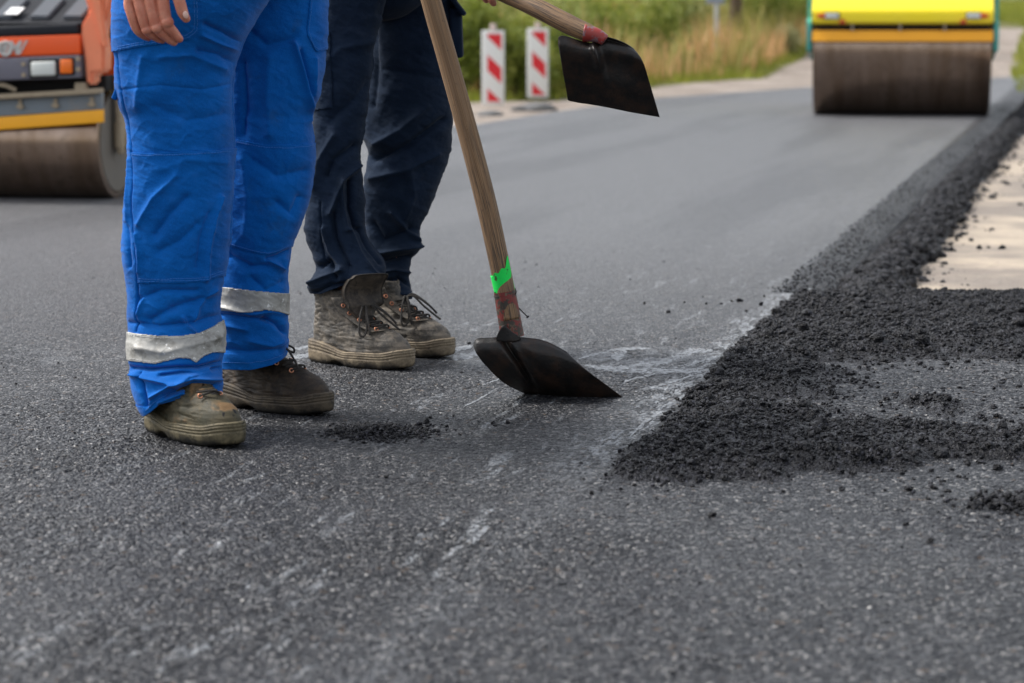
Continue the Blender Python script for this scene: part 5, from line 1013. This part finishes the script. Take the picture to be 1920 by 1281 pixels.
def vegpos(n, x0, x1, y0, y1, f):
    x = rng.uniform(x0, x1, n); y = rng.uniform(y0, y1, n); k = rng.uniform(size=n) < f(x, y); x = x[k]; y = y[k]; return np.stack([x, y, zterr(x, y)], 1)
leftside = lambda x, y: (y > vegb(x) + 3.0 * fbm(x * 1.3, y * .2, 99)) & (x < np.interp(y, [28, 45, 60, 90, 140], [6, 8.2, 11.0, 16.5, 25]))
dep = lambda x, y: y - vegb(x)
P = vegpos(60000, -6, 11, 26, 62, lambda x, y: leftside(x, y) * (dep(x, y) < 7) * (.25 + .75 * (fbm(x * .6, y * .3, 51) > -.08)))
blades('grass', P, rng.uniform(.06, .28, len(P)) * np.clip(.5 + dep(P[:, 0], P[:, 1]) * .3, .5, 1.5), rng.uniform(.01, .03, len(P)), GR, 'bright green grass along the far left verge', 'grass')
P = vegpos(90000, -6, 18, 30, 80, lambda x, y: leftside(x, y) * (dep(x, y) > 1.6) * np.clip((fbm(x * 1.1, y * .28, 61) * 6 + .5), .05, 1))
blades('dry_grass', P, rng.uniform(.2, .75, len(P)) * (.6 + 1.2 * vn(P[:, 0] * 1.3, P[:, 1] * .5, 4)), rng.uniform(.012, .04, len(P)), DRY, 'tall tan and rust coloured dry grass beyond the verge', 'dry grass', .5)
P = vegpos(90000, -6, 20, 30, 90, lambda x, y: leftside(x, y) * (dep(x, y) > 2.0) * np.clip((-fbm(x * 1.1, y * .28, 61) * 5 + .6), .1, 1))
blades('weeds', P, rng.uniform(.25, .95, len(P)) * (.5 + 1.3 * vn(P[:, 0] * 1.1, P[:, 1] * .5, 8)), rng.uniform(.015, .05, len(P)), OLI, 'tall olive green weeds behind the verge grass', 'weeds', .5)
rt_ = lambda x, y: (x > rbord(y) + .03)
P = vegpos(110000, 6.3, 32, 30, 110, lambda x, y: rt_(x, y) * 1.0)
blades('grass', P, rng.uniform(.06, .22, len(P)), rng.uniform(.015, .04, len(P)), GR, 'green grass right of the dirt track, at the right edge', 'grass')
def leafy(c, r, n, sz, seed):
    rg = np.random.default_rng(seed); k = 14; cc = rg.standard_normal((k, 3)); cc /= np.linalg.norm(cc, axis=1)[:, None]; cc = cc * rg.uniform(.35, .8, (k, 1)); i = rg.integers(0, k, n); d = rg.standard_normal((n, 3)); d /= np.linalg.norm(d, axis=1)[:, None]
    p = (cc[i] + d * rg.uniform(.15, .48, (n, 1))) * np.array(r) + np.array(c); a = rg.standard_normal((n, 3)); a /= np.linalg.norm(a, axis=1)[:, None]; b = np.cross(a, rg.standard_normal((n, 3))); b /= np.linalg.norm(b, axis=1)[:, None]
    s = sz * rg.uniform(.5, 1.3, (n, 1)); V = np.stack([p - a * s, p - b * s * .45, p + a * s, p + b * s * .45], 1); t = np.clip(rg.uniform(size=n) * .5 + (i % 5) * .12, 0, 1)
    return V.reshape(-1, 3), (np.arange(4)[None] + 4 * np.arange(n)[:, None]), np.repeat(t, 4)
def shrub(u, Y, w, h, label, mat, seed, n=3500, sz=.05, name='shrub'):
    x = (u - 960) / FP * Y; z = zt(x, Y); t = thing(name, label, name, (x, Y, z), 0, 'shrubs behind the striped panels' if name == 'shrub' else None); V, F, tt = leafy((0, 0, h * .5), (w / 2, w / 2, h * .52), n, sz, seed); V[:, 2] = np.maximum(V[:, 2], .01); mk('foliage', V, F, mat, t, False, att={'tint': tt})
    mb = MB(); rg = random.Random(seed)
    for i in range(6): a = rg.uniform(0, 6.28); q = rg.uniform(.15, .4) * w; mb.tube(spline([(0, 0, -.03), (cos(a) * q * .4, sin(a) * q * .4, h * .3), (cos(a) * q, sin(a) * q, h * .7)], 8), np.linspace(.018, .006, 8), 6)
    mb.obj('stem', BARK, t, True)
SH = [(868, 29.8, 1.1, 1.3, 'rounded green shrub at the edge of the dark trousers', LF1), (905, 30.6, 1.3, 1.1, 'dense green shrub right behind the left striped panel', LF1), (958, 30.2, 1.2, 1.0, 'leafy green shrub between the two striped panels', LF1), (1006, 31.5, 1.3, 1.15, 'dark green shrub right behind the right striped panel', LF1), (1052, 32.5, 1.4, 1.0, 'green shrub showing just left of the raised shovel blade', LF1),
 (890, 35.5, 1.8, 1.9, 'tall pale yellow-green shrub behind the left panel shrub', LF2), (985, 36.5, 1.9, 1.7, 'tall light green shrub above the gap between the panels', LF2), (1085, 41, 2.0, 1.5, 'dark leafy shrub above the raised shovel socket', LF1), (1180, 44, 2.4, 1.5, 'dark green shrub above the raised shovel blade', LF1), (1270, 52, 2.2, 1.9, 'olive shrub left of the small blue-grey sign', LF2), (1425, 56, 2.2, 1.6, 'bushy green shrub between the two far posts', LF1), (1500, 60, 2.4, 1.9, 'dark green shrub touching the left of the far roller', LF1)]
for i, (u, Y, w, h, lb, mt_) in enumerate(SH): shrub(u, Y, w, h, lb, mt_, 100 + i, 4200 if Y < 40 else 3500, .042 if Y < 40 else .06)
shrub(1470, 52, .8, .75, 'clump of cream flowering weed heads at the thin post', leaf_mat('cream_umbels', [(0, (.16, .19, .06)), (.5, (.40, .38, .18)), (1, (.56, .52, .28))]), 131, 1600, .035, 'flowering_weed')
def tree(u, Y, h, r, label, mat, seed, tr=.16):
    x = (u - 960) / FP * Y; z = zt(x, Y); t = thing('tree', label, 'tree', (x, Y, z), 0, 'trees beyond the weeds'); mb = MB(); rg = random.Random(seed)
    mb.tube(spline([(0, 0, -.1), (.05, 0, h * .3), (-.05, .05, h * .6), (.05, 0, h * .85)], 14), np.linspace(tr, tr * .3, 14), 10)
    for i in range(8): a = rg.uniform(0, 6.28); zb = h * rg.uniform(.35, .65); mb.tube(spline([(0, 0, zb), (cos(a) * r * .4, sin(a) * r * .4, zb + h * .12), (cos(a) * r * .75, sin(a) * r * .75, zb + h * .2)], 7), np.linspace(tr * .4, tr * .08, 7), 6)
    mb.obj('trunk', BARK, t, True); V, F, tt = leafy((0, 0, h * .68), (r, r, h * .36), 7000, .11, seed); mk('crown', V, F, mat, t, False, att={'tint': tt})
tree(1373, 54, 6.0, 2.2, 'tree whose dark brown trunk rises between the two far posts', LF1, 201, .17)
tree(1210, 78, 7.5, 3.0, 'tree far beyond the weeds above the raised shovel', LF1, 202); tree(980, 72, 7.0, 3.0, 'tree far beyond the shrubs above the striped panels', LF2, 203); tree(1490, 82, 8.0, 3.2, 'tree far beyond the thin post left of the roller', LF1, 204); tree(760, 66, 7, 3, 'tree far behind the worker in dark trousers', LF1, 205)
tree(300, 60, 7, 3.2, 'tree far behind the orange roller', LF1, 206)
